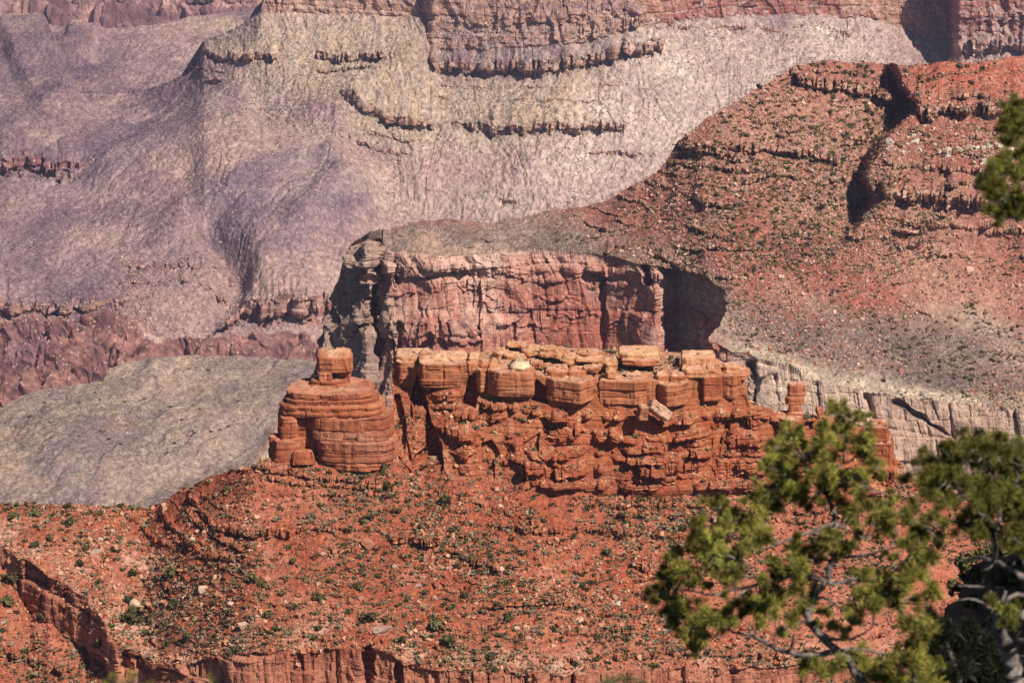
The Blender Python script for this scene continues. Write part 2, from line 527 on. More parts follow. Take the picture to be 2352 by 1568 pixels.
S.ledge(L_([(815, 344), (870, 347), (950, 356)]) + wob(24, 2, 10), 9, 6, 1, 1.4, 12, 10, 815, 945)
S.ledge(L_([(1290, 355), (1380, 350), (1500, 356)]) + wob(24, 3, 11), 9, 6, 1, 1.4, 12, 11, 1350, 1500)
S.ledge(L_([(860, 318), (960, 328)]) + wob(24, 2, 12), 7, 4, 1, 1.4, 12, 12, 840, 960)
S.ledge(L_([(1140, 468), (1200, 474)]), 10, 6, 1, 1.2, 10, 13, 1140, 1196)
S.ledge(L_([(1000, 196), (1300, 205), (1440, 192)]) + wob(24, 3, 14), 6, 3, 1, 1.4, 16, 14, 1000, 1440, amp=.5 + .5 * vn(U / 30, U * 0 + 3))
S.ledge(L_([(1000, 224), (1300, 232), (1440, 226)]) + wob(24, 3, 15), 6, 3, 1, 1.4, 16, 15, 1000, 1420, amp=.5 + .5 * vn(U / 30, U * 0 + 4))
S.ledge(L_([(1500, 60), (1700, 62), (1900, 70), (2030, 72)]) + wob(24, 4, 16), 11, 8, 1, 1.4, 14, 16, 1500, 2030, amp=.35 + .65 * vn(U / 25, U * 0 + 8))
S.ledge(L_([(2180, 98), (2480, 94)]) + wob(24, 3, 17), 38, 14, 1.1, 1.6, 20, 17, 2180, 2480)
S.ledge(L_([(2196, 30), (2480, 26)]) + wob(24, 4, 18), 30, 5, 1, 1.2, 30, 18, 2196, 2480)
# gorge rims
S.ledge(L_([(-220, 378), (0, 374), (60, 370), (120, 374), (180, 378), (230, 382)]) + wob(20, 4, 20), 46, 16, 1.1, 1.2, 26, 20, -220, 228, amp=1 - .75 * sst(120, 225, U), jit=.22)
S.ledge(L_([(-220, 690), (0, 684), (120, 690), (260, 684), (300, 690)]) + wob(20, 6, 21), 34, 20, 1.15, 1.6, 24, 21, -220, 296, amp=1 - .5 * sst(100, 300, U))
S.ledge(L_([(484, 706), (530, 692), (560, 690), (620, 694), (700, 690), (860, 682)]) + wob(20, 6, 22), 52, 22, 1.1, 1.6, 28, 22, 484, 860)
S.ledge(L_([(300, 612), (400, 606), (520, 600), (560, 618)]) + wob(14, 8, 23), 10, 6, 1, 1.5, 12, 23, 280, 560, amp=.5 + .5 * vn(U / 12, U * 0 + 9))
S.ledge(L_([(250, 650), (400, 640), (520, 640)]) + wob(14, 8, 24), 9, 6, 1, 1.5, 12, 24, 240, 530, amp=.5 + .5 * vn(U / 12, U * 0 + 10))
# recess of the shaded corner
# schist clefts in the gorge wall
P = S.world()
for r in [([(1000, 112), (900, 172), (780, 252), (650, 332), (500, 402), (420, 440)], 60, 90, 22),
          ([(840, 300), (700, 372), (560, 442), (430, 492), (300, 540)], 40, 70, 16),
          ([(600, 200), (430, 292), (280, 372), (180, 422)], 35, 70, 18),
          ([(180, 202), (120, 250), (40, 310), (-60, 350)], 45, 80, 18),
          ([(760, 370), (770, 420), (806, 470), (876, 508)], 90, 50, 26), ([(610, 300), (480, 330), (330, 385), (180, 450)], 50, 90, 20), ([(900, 402), (740, 482), (600, 562), (540, 602)], 40, 80, 18),
          ([(760, 380), (780, 440), (720, 520), (640, 560)], 30, 60, 10),
          ([(1240, 365), (1190, 420), (1120, 470), (1000, 500)], 45, 60, 12),
          ([(1030, 280), (1040, 340), (1000, 420), (960, 470)], 60, 60, 12),
          ([(560, 630), (640, 655), (760, 640), (880, 640)], 40, 30, 14),
          ([(120, 70), (60, 96), (0, 126)], 90, 110, 30),
          ([(150, 62), (200, 78), (230, 90)], 25, 40, 16),
          ([(430, 470), (520, 560), (552, 604), (500, 690), (410, 760), (340, 810)], 40, 40, -34),
          ([(0, 148), (120, 142), (250, 128), (420, 122)], 12, 12, -14)]:
    S.ridge(*r)
x, y, z = P[..., 0], P[..., 1], P[..., 2]
# runnels and hummocks on the aprons
UUw = S.UU + 30 * fbm(S.UU / 160, S.V / 160, None, 2, 31)
talus = sst(-20, 10, S.V - pl(U, [(430, 160), (470, 110), (540, 70), (600, 36), (2480, 40)])[None]) * (1 - sst(40, 160, S.V - vC_ if False else S.V - pl(U, list(zip(S.U, pl(S.U, [(-220, 0), (430, 200), (600, 250), (800, 420), (1000, 480), (2480, 460)]))))[None])) * sst(430, 500, S.UU)
diag = (S.UU * .55 + S.V * .83)
UUv = S.UU + 55 * fbm(S.UU / 120, S.V / 120, None, 3, 37)
P[..., 2] += talus * (3.2 * ridged(UUw / 60, S.V / 200, None, 2, 32) + 2.6 * ridged(UUv / 26, S.V / 80, None, 3, 38))
P[..., 2] += 5.0 * (1 - talus) * fbm(diag / 60, (S.V * .55 - S.UU * .83) / 240, None, 3, 33)
across = diag + 26 * fbm(S.UU / 90, S.V / 60, None, 3, 68); along = S.V * .55 - S.UU * .83
rill = sst(.42, .95, ridged(across / 34, along / 190, None, 2, 69)) * (1 - talus) * sst(690, 640, S.V)
rill2 = sst(.45, .95, ridged(UUv / 30, S.V / 130, None, 2, 70)) * talus
P[..., 2] -= 2.6 * rill + 2.2 * rill2
P[..., 2] += 1.3 * fbm(x / 14, y / 22, None, 3, 34)
N = S.normals(1)
gorge = sst(20, 60, S.V - pl(U, [(-220, 690), (280, 700), (480, 745), (860, 740), (2480, 740)])[None])
P += N * (gorge * 32 * ridged(x / 42 + .6 * fbm(x / 60, y / 60, z / 60, 2, 35), y / 55, z / 60, 4, 36))[..., None]
S.cl = np.maximum(S.cl, np.maximum(sst(.55, .4, 1) if False else 0, (S.V < pl(U, [(590, -200), (600, 34), (620, 28), (850, 36), (970, 38), (988, 100), (1010, 118), (1080, 120), (1200, 112), (1300, 104), (1400, 85), (1480, 62), (1600, 44), (1800, 34), (2000, 42), (2100, 80), (2190, 92), (2480, 88)])[None]) * (S.UU > 602) * 1.0))
N = S.normals(2)
cliff_relief(S, N, S.cl, 8, 34, ((40, 30, 4), (14, 10, 2.2), (6, 5, 1.0)), 40)
P[..., 2] += 1.5 * vn(x / 5, y / 8, z / 5, 41) + 1.1 * vn(x / 2.6, y / 4, z / 3, 48)
N = S.normals(0)
steep = sst(.62, .35, N[..., 2])
# what the ground is made of, with slope shade and haze tint painted in
nz = fbm(x / 300, y / 500, None, 4, 42); nz2 = fbm(x / 60, y / 110, z / 60, 4, 43)
geo = C3((.225, .148, .175), (.43, .30, .27), .5 + .85 * nz + .45 * nz2)                         # mauve tableland scrub, tinted purple in place of thicker haze
zs = .6836
def zpoly(p): return [(a * zs, b * zs) for a, b in p]
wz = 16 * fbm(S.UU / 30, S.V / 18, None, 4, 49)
dk = np.zeros_like(S.V)  # dark varnished talus, with shade painted on slopes facing away from the sun
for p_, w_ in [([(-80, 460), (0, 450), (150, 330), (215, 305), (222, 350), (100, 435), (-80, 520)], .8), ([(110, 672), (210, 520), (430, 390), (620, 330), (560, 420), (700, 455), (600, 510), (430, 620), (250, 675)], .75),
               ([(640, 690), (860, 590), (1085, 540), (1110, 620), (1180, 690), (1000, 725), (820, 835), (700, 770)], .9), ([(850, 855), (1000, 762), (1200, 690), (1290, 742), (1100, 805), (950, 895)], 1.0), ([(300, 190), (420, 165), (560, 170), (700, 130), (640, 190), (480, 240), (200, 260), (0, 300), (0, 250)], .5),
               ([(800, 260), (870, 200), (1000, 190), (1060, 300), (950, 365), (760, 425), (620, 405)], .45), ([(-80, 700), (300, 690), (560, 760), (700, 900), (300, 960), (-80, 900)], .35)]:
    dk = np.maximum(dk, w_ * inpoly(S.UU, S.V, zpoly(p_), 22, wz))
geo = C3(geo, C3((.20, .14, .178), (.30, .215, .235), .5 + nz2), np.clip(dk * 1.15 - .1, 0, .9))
lt = inpoly(S.UU, S.V, zpoly([(540, 600), (640, 500), (740, 450), (960, 400), (1010, 540), (860, 585), (640, 665)]), 30, wz) * .6 + inpoly(S.UU, S.V, zpoly([(1090, 545), (1200, 690), (1340, 760), (1344, 560), (1240, 520)]), 25, wz) * .6 + inpoly(S.UU, S.V, zpoly([(225, 350), (340, 320), (400, 380), (230, 490), (100, 500)]), 25, wz) * .6  # beige soil; sun-facing sides right of the crests painted lighter too
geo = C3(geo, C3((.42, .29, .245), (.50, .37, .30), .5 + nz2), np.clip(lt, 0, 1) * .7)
for p_, w_, a_ in [([(1240, 500), (1100, 545), (850, 590), (720, 650), (625, 695), (620, 740), (680, 770), (800, 850)], 3.2, .75), ([(392, 553), (360, 590), (335, 620)], 1.6, .9), ([(415, 390), (450, 412), (505, 428)], 1.4, .8), ([(-60, 335), (60, 310), (130, 288)], 2.2, .8), ([(575, 205), (610, 180), (690, 163)], 1.8, .9), ([(1344, 545), (1230, 600), (1150, 610)], 2.0, .5),
                   ([(560, 480), (640, 465), (760, 420), (960, 375)], 2.5, .5), ([(740, 470), (745, 520), (730, 560)], 3, .5), ([(400, 380), (520, 330), (640, 240)], 3, .5), ([(720, 370), (800, 290), (850, 220)], 3, .5), ([(800, 380), (830, 300), (870, 210)], 3, .4), ([(1040, 290), (1045, 200), (1030, 60)], 4, .5), ([(1050, 300), (1150, 260), (1344, 130)], 3, .5)]:
    q_ = zpoly(p_); dd_ = np.full(S.V.shape, 1e9)
    for i_ in range(len(q_) - 1): dd_ = np.minimum(dd_, segdist(S.UU + wz * .25, S.V + wz * .12, *q_[i_], *q_[i_ + 1])[0])
    geo = C3(geo, (.55, .41, .33), .6 * a_ * (.75 + .5 * nz2) * np.clip(1.4 - dd_ / w_, 0, 1))
geo = C3(geo, (.50, .385, .32), .34 * rill * (.6 + nz2) + .36 * rill2)
buff = inpoly(S.UU, S.V, [(470, 100), (600, 30), (980, 36), (1000, 180), (1430, 160), (1440, 285), (1400, 340), (1250, 350), (820, 350), (760, 260), (700, 240), (560, 140)], 40, 30 * nz2)
geo = C3(geo, C3((.43, .335, .24), (.48, .36, .275), .5 + nz2), np.clip(buff * 1.2 - .2 + .35 * nz2, 0, 1))
pale = inpoly(S.UU, S.V, [(1440, 40), (2030, 40), (2030, 150), (1850, 170), (1500, 420), (1100, 480), (1350, 280)], 60, 40 * nz2)
geo = C3(geo, C3((.47, .36, .32), (.62, .50, .43), .5 + nz2), np.clip(pale * 1.1 - .1, 0, 1))
rub = sst(.0, .6, ridged(UUv / 44, S.V / 130, None, 3, 44)) * talus
geo = C3(geo, (.44, .35, .30), .55 * rub)
redtop = sst(1380, 1560, S.UU) * sst(110, 60, S.V)
geo = C3(geo, C3((.36, .15, .12), (.46, .27, .2), .5 + nz2), steep * np.clip(.35 + redtop, 0, 1) * sst(170, 110, S.V))
geo = C3(geo, C3((.42, .235, .175), (.53, .36, .27), .5 + fbm(x * .01, y * .01, z / 5, 3, 45)), steep * sst(.1, .5, S.cl) * (1 - redtop) * .8)
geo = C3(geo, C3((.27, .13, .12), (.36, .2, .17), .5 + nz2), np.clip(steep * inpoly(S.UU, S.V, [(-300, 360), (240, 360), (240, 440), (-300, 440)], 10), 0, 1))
schist = np.clip(gorge * (1.1 + .8 * nz2), 0, 1)
geo = C3(geo, C3((.20, .095, .09), (.37, .195, .165), .5 + .9 * fbm(x / 40, y / 40, z / 30, 4, 46)), schist * .9)
tape = inpoly(S.UU, S.V, [(-300, 670), (300, 680), (300, 745), (-300, 745)], 12) + inpoly(S.UU, S.V, [(480, 685), (900, 680), (900, 760), (560, 760)], 12)
geo = C3(geo, C3((.34, .17, .14), (.44, .27, .21), .5 + fbm(x * .01, y * .01, z / 4, 3, 47)), np.clip(tape, 0, 1) * steep)
rwash = inpoly(S.UU, S.V, [(330, 765), (372, 762), (400, 752), (372, 800), (350, 808)], 8, 6 * nz2)
geo = C3(geo, (.60, .47, .42), rwash)
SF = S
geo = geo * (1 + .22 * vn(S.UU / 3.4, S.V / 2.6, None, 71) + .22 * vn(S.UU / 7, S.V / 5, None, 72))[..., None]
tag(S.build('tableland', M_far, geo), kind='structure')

# ================================================================== distant gorge beyond (D)
U = np.arange(-260, 760 + 1, 2.5)
v0, v1, v2, v3 = U * 0 - 160, pl(U, [(-260, -30), (0, -10), (200, 2), (600, -12), (760, -12)]), pl(U, [(-260, 20), (0, 22), (150, 20), (300, 14), (600, 8), (760, 8)]), U * 0 + 130.0
d3 = U * 0 + 6700.0
d2 = by_ang(U, v3, d3, v2, 34)
d1 = by_ang(U, v2, d2, v1, 12)
d0 = by_ang(U, v1, d1, v0, 25)
S = Sheet(-260, 760, 2.5, 130, [(v0, d0), (v1, d1), (v2, d2), (v3, d3)])
U = S.U
S.ledge(pl(U, [(-260, 8), (760, 2)]) + wob_ if False else pl(U, [(-260, 10), (0, 6), (300, 4), (760, -4)]) + 4 * vn(U / 40, U * 0), 14, 15, 1.1, 1.5, 20, 51)
S.ledge(pl(U, [(-260, 34), (0, 34), (110, 36), (140, 30)]) + 4 * vn(U / 30, U * 0 + 2), 12, 15, 1.1, 1.5, 20, 52, -260, 140)
P = S.world()
x, y, z = P[..., 0], P[..., 1], P[..., 2]
N = S.normals(1)
low = sst(12, 28, S.V)
P += N * (low * 55 * ridged(x / 75 + .5 * fbm(x / 100, y / 100, None, 2, 52), y / 160, z / 220, 4, 53))[..., None]
P += N * (16 * fbm(x / 30, y / 40, z / 40, 4, 54))[..., None]
nz2 = fbm(x / 70, y / 70, z / 60, 4, 55)
geo = C3((.22, .13, .135), (.52, .33, .29), .42 + 1.3 * nz2)
geo = C3(geo, (.24, .15, .15), sst(20, 8, S.V) * .7)
tag(S.build('distant_gorge', M_dist, geo), kind='structure')

# ================================================================== near grey platform (P)
U = np.arange(-260, 1000 + 1, 2.5)
vP = pl(U, [(-260, 975), (0, 922), (60, 906), (150, 892), (238, 880), (252, 852), (330, 834), (450, 818), (530, 809), (600, 812), (720, 826), (1000, 850)])
vQ = U * 0 + 1280.0
S = Sheet(-260, 1000, 2.5, 210, [(vP + 12, by_z(U, vP + 12, -935.0) * 1.04), (vP, by_z(U, vP, -905.0)), (vQ, by_z(U, vQ, -905.0))][1:])
P = S.world()
x, y, z = P[..., 0], P[..., 1], P[..., 2]
for r in [([(720, 900), (600, 940), (420, 1000), (200, 1060), (0, 1120)], 60, 60, 10),
          ([(640, 980), (480, 1060), (300, 1130), (100, 1180)], 50, 50, -9),
          ([(400, 870), (250, 930), (0, 990)], 60, 60, 9)]:
    S.ridge(*r)
ac_ = S.UU * .5 + S.V * .87 + 24 * fbm(S.UU / 90, S.V / 60, None, 3, 79)
rlP = sst(.45, .95, ridged(ac_ / 40, (S.V * .5 - S.UU * .87) / 220, None, 2, 80))
P[..., 2] -= 3.0 * rlP
P[..., 2] += 6 * fbm(x / 90, y / 180, None, 3, 60) + 1.6 * fbm(x / 12, y / 18, None, 3, 61) + .5 * vn(x / 4, y / 6, None, 62)
nz = fbm(x / 70, y / 260, None, 4, 63); nz2 = fbm(x / 30, y / 60, None, 4, 64)
geo = C3((.265, .195, .185), (.42, .32, .255), .5 + .8 * nz + .4 * nz2)
geo = C3(geo, (.36, .26, .20), np.clip(sst(.2, .6, nz2) * .7, 0, 1))
geo = C3(geo, (.235, .185, .195), .6 * rlP)
SPl = S
geo = geo * (1 + .30 * vn(S.UU / 3.2, S.V / 2.4, None, 73) + .18 * vn(S.UU / 8, S.V / 5, None, 74))[..., None]
tag(S.build('platform', M_plat, geo), kind='structure')

# ================================================================== promontory and the slope on the right (M)
U0, U1, DU = 540, 2560, 1.8
U = np.arange(U0, U1 + DU * .5, DU)
vM0 = pl(U, [(540, 1100), (560, 1088), (600, 1045), (640, 962), (690, 890), (720, 858), (733, 812), (745, 762), (768, 684), (788, 604), (806, 566), (830, 552), (850, 540), (880, 530), (1000, 516), (1180, 502), (1300, 480), (1400, 455), (1480, 415), (1530, 365), (1556, 320), (1620, 270), (1700, 225), (1780, 180), (1826, 152), (1900, 142), (2000, 146), (2100, 150), (2200, 142), (2280, 134), (2352, 128), (2560, 118)])
vM1 = pl(U, [(540, 1102), (560, 1090), (600, 1048), (640, 965), (690, 893), (720, 861), (733, 815), (745, 765), (768, 687), (788, 607), (806, 570), (830, 566), (852, 556), (872, 566), (900, 582), (1000, 590), (1100, 585), (1250, 580), (1400, 590), (1470, 606), (1560, 618), (1620, 628), (1650, 662), (1656, 700), (1660, 780), (1690, 806), (1720, 815), (1800, 850), (1900, 878), (2050, 905), (2352, 945), (2560, 965)])
dM1 = pl(U, [(540, 1960), (600, 2020), (640, 2060), (690, 2085), (733, 2090), (768, 2085), (806, 2075), (830, 2062), (852, 2048)])
zr = pl(U, [(800, -452), (2560, -452)])
vK = pl(U, [(540, 1101), (1500, 606), (1645, 656), (1700, 674), (2000, 720), (2560, 800)])
vK = np.where(U < 1645, vM1 - .6, np.minimum(sm(vK, 40), vM1 - 1))
dK = np.where(U > 852, by_z(U, np.where(U < 1645, vM1, vK), zr), dM1)
dK = np.where((U > 900), sm(dK, 30), dK)
dK = np.where(U > 1645, pl(U, [(1645, dK[np.argmin(abs(U - 1645))]), (1700, 1966), (2000, 2004), (2352, 2036), (2560, 2050)]), dK)
dM1 = np.where(U < 1645, by_ang(U, vK, dK, vM1, 12), pl(U, [(1640, 1956), (1656, 1946), (1663, 1900), (1800, 1890), (2000, 1882), (2352, 1876), (2560, 1872)]))
dK = np.where(U > 880, sm(dK, 45), dK)
dM1 = dM1 + 26 * sst(1500, 1560, U) * (1 - sst(1652, 1662, U))
dM0 = by_ang(U, vK, dK, vM0, pls(U, [(540, 60), (806, 60), (900, 5), (1250, 5), (1400, 13), (1530, 20), (1700, 24), (1900, 24), (2560, 23)], 60))
dM0 = np.where(U > 900, sm(dM0, 50), dM0)
vM2 = pl(U, [(540, 1104), (560, 1092), (600, 1052), (640, 970), (690, 898), (712, 870), (735, 890), (760, 920), (800, 930), (1250, 960), (1640, 960), (1700, 960), (1850, 1050), (2000, 1060), (2200, 1130), (2560, 1160)])
vM2 = np.maximum(vM2, vM1 + 2)
dM2 = by_ang(U, vM1, dM1, vM2, pl(U, [(540, 40), (690, 70), (1500, 79), (2560, 74)]))
vM3 = np.maximum(U * 0 + 1260.0, vM2 + 10)
dM3 = by_ang(U, vM2, dM2, vM3, 36)
S = Sheet(U0, U1, DU, 560, [(vM0, dM0), (vK, dK), (vM1, dM1), (vM2, dM2), (vM3, dM3)])
U = S.U
S.UU = S.UU + np.exp(-((S.UU - 1660) / 34) ** 2) * (13 * fbm(S.V / 34, S.V * 0, None, 3, 65) - 26 * sst(700, 790, S.V) * sst(900, 820, S.V))
# the right-hand shoulder stands nearer than the left: a gully between them
ug = np.interp(S.V, [100, 200, 240, 330, 400, 460, 560, 700], [2020, 2062, 2100, 2010, 1972, 1998, 1930, 1880])
sh = sst(-4, 22, S.UU - ug) * (1 - sst(430, 620, S.V))
S.D *= 1 - .026 * sh + .010 * np.exp(-((S.UU - ug + 14) / 30) ** 2) * (1 - sst(430, 600, S.V))
# upper cliff band, below the red bench
LM = lambda pts: pl(U, pts)
wob = lambda sc, a, sd: a * fbm(U / sc, U * 0, None, 3, sd)
S.ledge(LM([(1828, 166), (1860, 176), (1960, 194), (2040, 212), (2070, 224)]) + wob(20, 3, 70), 28.8, 14.40, 1.15, 1.6, 13, 70, 1826, 2078)
S.ledge(LM([(2096, 222), (2116, 238), (2200, 240), (2400, 242), (2560, 244)]) + wob(20, 3, 71), 34.8, 18.00, 1.15, 1.6, 18, 71, 2100, 2560)
S.ledge(LM([(1640, 252), (1760, 276), (1900, 300), (2000, 322)]) + wob(20, 4, 72), 10.8, 7.20, 1.1, 1.6, 14, 72, 1650, 2000, amp=.45 + .6 * vn(U / 22, U * 0 + 1))
S.ledge(LM([(1556, 318), (1640, 322), (1700, 330), (1800, 336), (1900, 352), (1960, 366)]) + wob(20, 4, 73), 24.0, 12.60, 1.15, 1.6, 16, 73, 1552, 1962)
S.ledge(LM([(1550, 345), (1640, 352), (1760, 362)]) + wob(20, 4, 74), 12.0, 7.20, 1.1, 1.6, 16, 74, 1545, 1780, amp=.5 + .5 * vn(U / 22, U * 0 + 2))
S.ledge(LM([(1540, 366), (1640, 378), (1760, 392), (1830, 408)]) + wob(20, 3, 75), 12.0, 7.20, 1.1, 1.6, 16, 75, 1530, 1840, amp=.6 + .4 * vn(U / 22, U * 0 + 3))
S.ledge(LM([(1560, 420), (1700, 432), (1800, 452)]) + wob(20, 3, 76), 8.4, 5.40, 1.1, 1.6, 16, 76, 1550, 1820, amp=.45 + .5 * vn(U / 22, U * 0 + 4))
S.ledge(LM([(2026, 362), (2060, 372), (2140, 382), (2300, 392), (2560, 400)]) + wob(20, 3, 77), 14.4, 9.00, 1.1, 1.6, 16, 77, 2024, 2560)
S.ledge(LM([(2014, 420), (2060, 430), (2140, 438), (2300, 446), (2560, 450)]) + wob(20, 4, 78), 38.4, 16.20, 1.1, 1.3, 22, 78, 2016, 2560)
S.ledge(LM([(2000, 492), (2100, 504), (2200, 516), (2560, 520)]) + wob(20, 3, 79), 9.6, 5.40, 1.1, 1.6, 16, 79, 2000, 2560, amp=.6 + .4 * vn(U / 22, U * 0 + 5))
S.ledge(LM([(2120, 585), (2560, 590)]) + wob(20, 5, 80), 7.2, 5.40, 1.1, 1.6, 16, 80, 2120, 2560, amp=.5 + .5 * vn(U / 22, U * 0 + 6))
S.ledge(LM([(1830, 150), (2000, 176), (2080, 200)]) + wob(20, 3, 68), 9.6, 7.20, 1.1, 1.6, 14, 68, 1830, 2080, amp=.6 + .4 * vn(U / 15, U * 0 + 1))
S.ledge(LM([(2120, 206), (2560, 214)]) + wob(20, 3, 69), 7.2, 5.40, 1.1, 1.6, 14, 69, 2110, 2560, amp=.5 + .5 * vn(U / 15, U * 0 + 2))
for q in range(8):      # faint beds further down the slope
    vq = 470 + q * 34
    S.ledge(LM([(1500, vq + 40), (1900, vq), (2560, vq + 50)]) + wob(40, 12, 90 + q), 4.8, 2.70, 1, 1.5, 14, 90 + q, amp=np.clip(1.6 * vn(U / 40, U * 0 + q * 3.3), 0, 1))
U_ = S.U
for q in range(17):
    zq = -318 - q * 8.2
    vl = S.zline(zq + 3.5 * fbm(U_ / 90, U_ * 0 + q, None, 3, 300 + q))
    vl = np.where((vl > np.interp(U_, np.arange(U0, U1 + DU * .5, DU), vM1) - 12) | (U_ < 1330), np.nan, vl)
    S.ledge(vl, 9 + 6 * ((q * 37) % 5) / 4, 5.0, 1.1, 1.5, 13, 300 + q, amp=np.clip(.3 + 1.5 * fbm(U_ / 70, U_ * 0 + q * 2.1, None, 2, 310), 0, 1))
# benches of the big wall
S.ledge(LM([(850, 700), (870, 728), (910, 742), (1000, 740), (1120, 738)]) + wob(20, 3, 82), 50, 7, 1, 1.4, 40, 82, 850, 1130)
S.ledge(LM([(880, 640), (1400, 652), (1640, 668)]) + wob(30, 6, 83), 30, 3, 1, 1.0, 44, 83, 900, 1640, amp=.5 + .5 * vn(U / 40, U * 0 + 7))
S.ledge(LM([(880, 606), (1400, 614), (1560, 634)]) + wob(30, 5, 84), 22, 4, 1, 1.2, 30, 84, 880, 1560, amp=.6 + .5 * vn(U / 40, U * 0 + 8))
S.ledge(LM([(1130, 690), (1330, 702), (1480, 722)]) + wob(30, 8, 85), 30, 3.5, 1, 1.0, 44, 85, 1100, 1500, amp=.6 + .4 * vn(U / 40, U * 0 + 9))
for c in [([(868, 560), (866, 640), (850, 720), (790, 800), (770, 860)], 9, 26), ([(838, 575), (830, 640), (812, 720), (775, 790)], 7, 18),
          ([(905, 600), (912, 650)], 4, 8), ([(915, 740), (918, 830)], 5, 9), ([(1128, 600), (1130, 640)], 5, 8), ([(1256, 596), (1258, 680), (1262, 800)], 2.5, 5),
          ([(1100, 620), (1104, 820)], 2, 4), ([(1380, 640), (1384, 800)], 3, 5), ([(1480, 610), (1490, 650)], 7, 14), ([(1180, 740), (1184, 820)], 2, 4),
          ([(1726, 830), (1740, 870), (1736, 930)], 9, 12), ([(1780, 860), (1790, 920)], 5, 5), ([(1990, 905), (2020, 1000)], 4, 6), ([(2180, 930), (2200, 1080)], 5, 8), ([(2060, 920), (2120, 960), (2180, 1000)], 8, 12)]:
    S.crack(*c)
P = S.world()
x, y, z = P[..., 0], P[..., 1], P[..., 2]
N = S.normals(2)
wall = (S.V > pl(U, list(zip(U, np.interp(U, np.arange(U0, U1 + DU * .5, DU), vM1))))[None]) * (S.V < np.interp(U, np.arange(U0, U1 + DU * .5, DU), vM2)[None]) * sst(700, 740, S.UU)
slope_m = 1 - wall
P[..., 2] += slope_m * (2.2 * fbm(x / 45, y / 60, None, 3, 100) + 1.0 * fbm(x / 12, y / 14, None, 3, 101))
P[..., 2] += slope_m * 2.2 * ridged((x + .25 * y) / 26, y / 120, None, 2, 102) * sst(250, 420, S.V)
S.cl = np.maximum(S.cl * .8, wall)
cliff_relief(S, N, wall * sst(930, 850, S.UU), 13, 17, ((12, 20, 3.5),), 108)
cliff_relief(S, N, wall, 4.5, 24, ((24, 40, 3.2), (9, 13, 1.2), (3.6, 4.4, .55)), 103)
cliff_relief(S, N, np.clip(S.cl - wall, 0, 1), 1.2, 10, ((5, 3, 1.3), (2.4, 1.4, .6)), 104)
P[..., 2] += slope_m * (.5 * vn(x / 2.2, y / 3, z / 2.5, 105) + .35 * vn(x / 1.2, y / 1.6, z / 2.5, 106))
N = S.normals(0)
steep = sst(.65, .4, N[..., 2])
nz = fbm(x / 120, y / 160, None, 4, 110); nz2 = fbm(x / 25, y / 30, z / 25, 4, 111)
geo = C3((.33, .13, .10), (.40, .225, .175), .5 + .8 * nz + .5 * nz2)
grey = inpoly(S.UU, S.V, [(800, 500), (1200, 480), (1320, 520), (1500, 560), (1640, 640), (1700, 690), (2000, 720), (2600, 740), (2600, 960), (1640, 940), (1600, 600), (800, 600)], 50, 60 * nz2)
geo = C3(geo, C3((.20, .155, .145), (.36, .27, .225), .5 + .5 * nz + .6 * nz2), np.clip(grey * 1.3 - .2, 0, 1) * .9)
rimw = np.exp(-((S.V - np.interp(U, np.arange(U0, U1 + DU * .5, DU), vM1)[None] + 6) / 26.0) ** 2)
geo = C3(geo, C3((.42, .34, .26), (.56, .46, .36), .5 + nz2), np.clip(rimw * (sst(1640, 1700, S.UU) + .35) * (.8 + .5 * nz2), 0, .95))
redb = inpoly(S.UU, S.V, [(2080, 150), (2600, 110), (2600, 225), (2120, 225)], 20, 12 * nz2)
geo = C3(geo, C3((.42, .125, .075), (.42, .19, .13), .5 + nz2), redb * .85)
band = C3((.40, .22, .15), (.56, .40, .30), .5 + fbm(x * .02, y * .02, z / 3, 3, 112))
geo = C3(geo, band, np.clip(S.cl * 1.2 - wall, 0, 1) * .75)
# the big wall: red stained limestone, washed pale in places
sn = .8 * fbm(x / 22, y / 22, z / 110, 4, 113) + .5 * fbm(x / 6, y / 6, z / 70, 3, 115); bn = fbm(x / 200, y / 200, z / 7, 3, 114)
wc = C3((.44, .20, .155), (.64, .44, .36), .45 + .75 * sn + .5 * bn + .9 * (sst(700, 580, S.V) - .35) * sst(1640, 1300, S.UU))
wc = C3(wc, (.36, .27, .225), np.clip(sst(1000, 760, S.UU) * .9 + .5 * sst(.2, .7, nz2), 0, 1))
wc = C3(wc, C3((.48, .33, .26), (.64, .49, .39), .5 + .8 * sn), sst(1640, 1720, S.UU))
rd = np.exp(-(((S.UU - 1340) / 120) ** 2 + ((S.V - 760) / 60) ** 2))
wc = C3(wc, (.44, .16, .115), np.clip(rd * (.9 + .4 * sn), 0, .85))
geo = np.where(wall[..., None] > .5, wc, geo)
lowt = sst(0, 15, S.V - np.interp(U, np.arange(U0, U1 + DU * .5, DU), vM2)[None])
geo = C3(geo, C3((.36, .31, .24), (.50, .42, .34), .5 + nz2), lowt)
SM = S
geo = geo * (1 + (.26 * vn(S.UU / 3.2, S.V / 2.6, None, 75) + .16 * vn(S.UU / 8, S.V / 6, None, 76)) * (1 - .6 * wall))[..., None]
tag(S.build('canyon_slope', M_mid, geo), kind='structure')

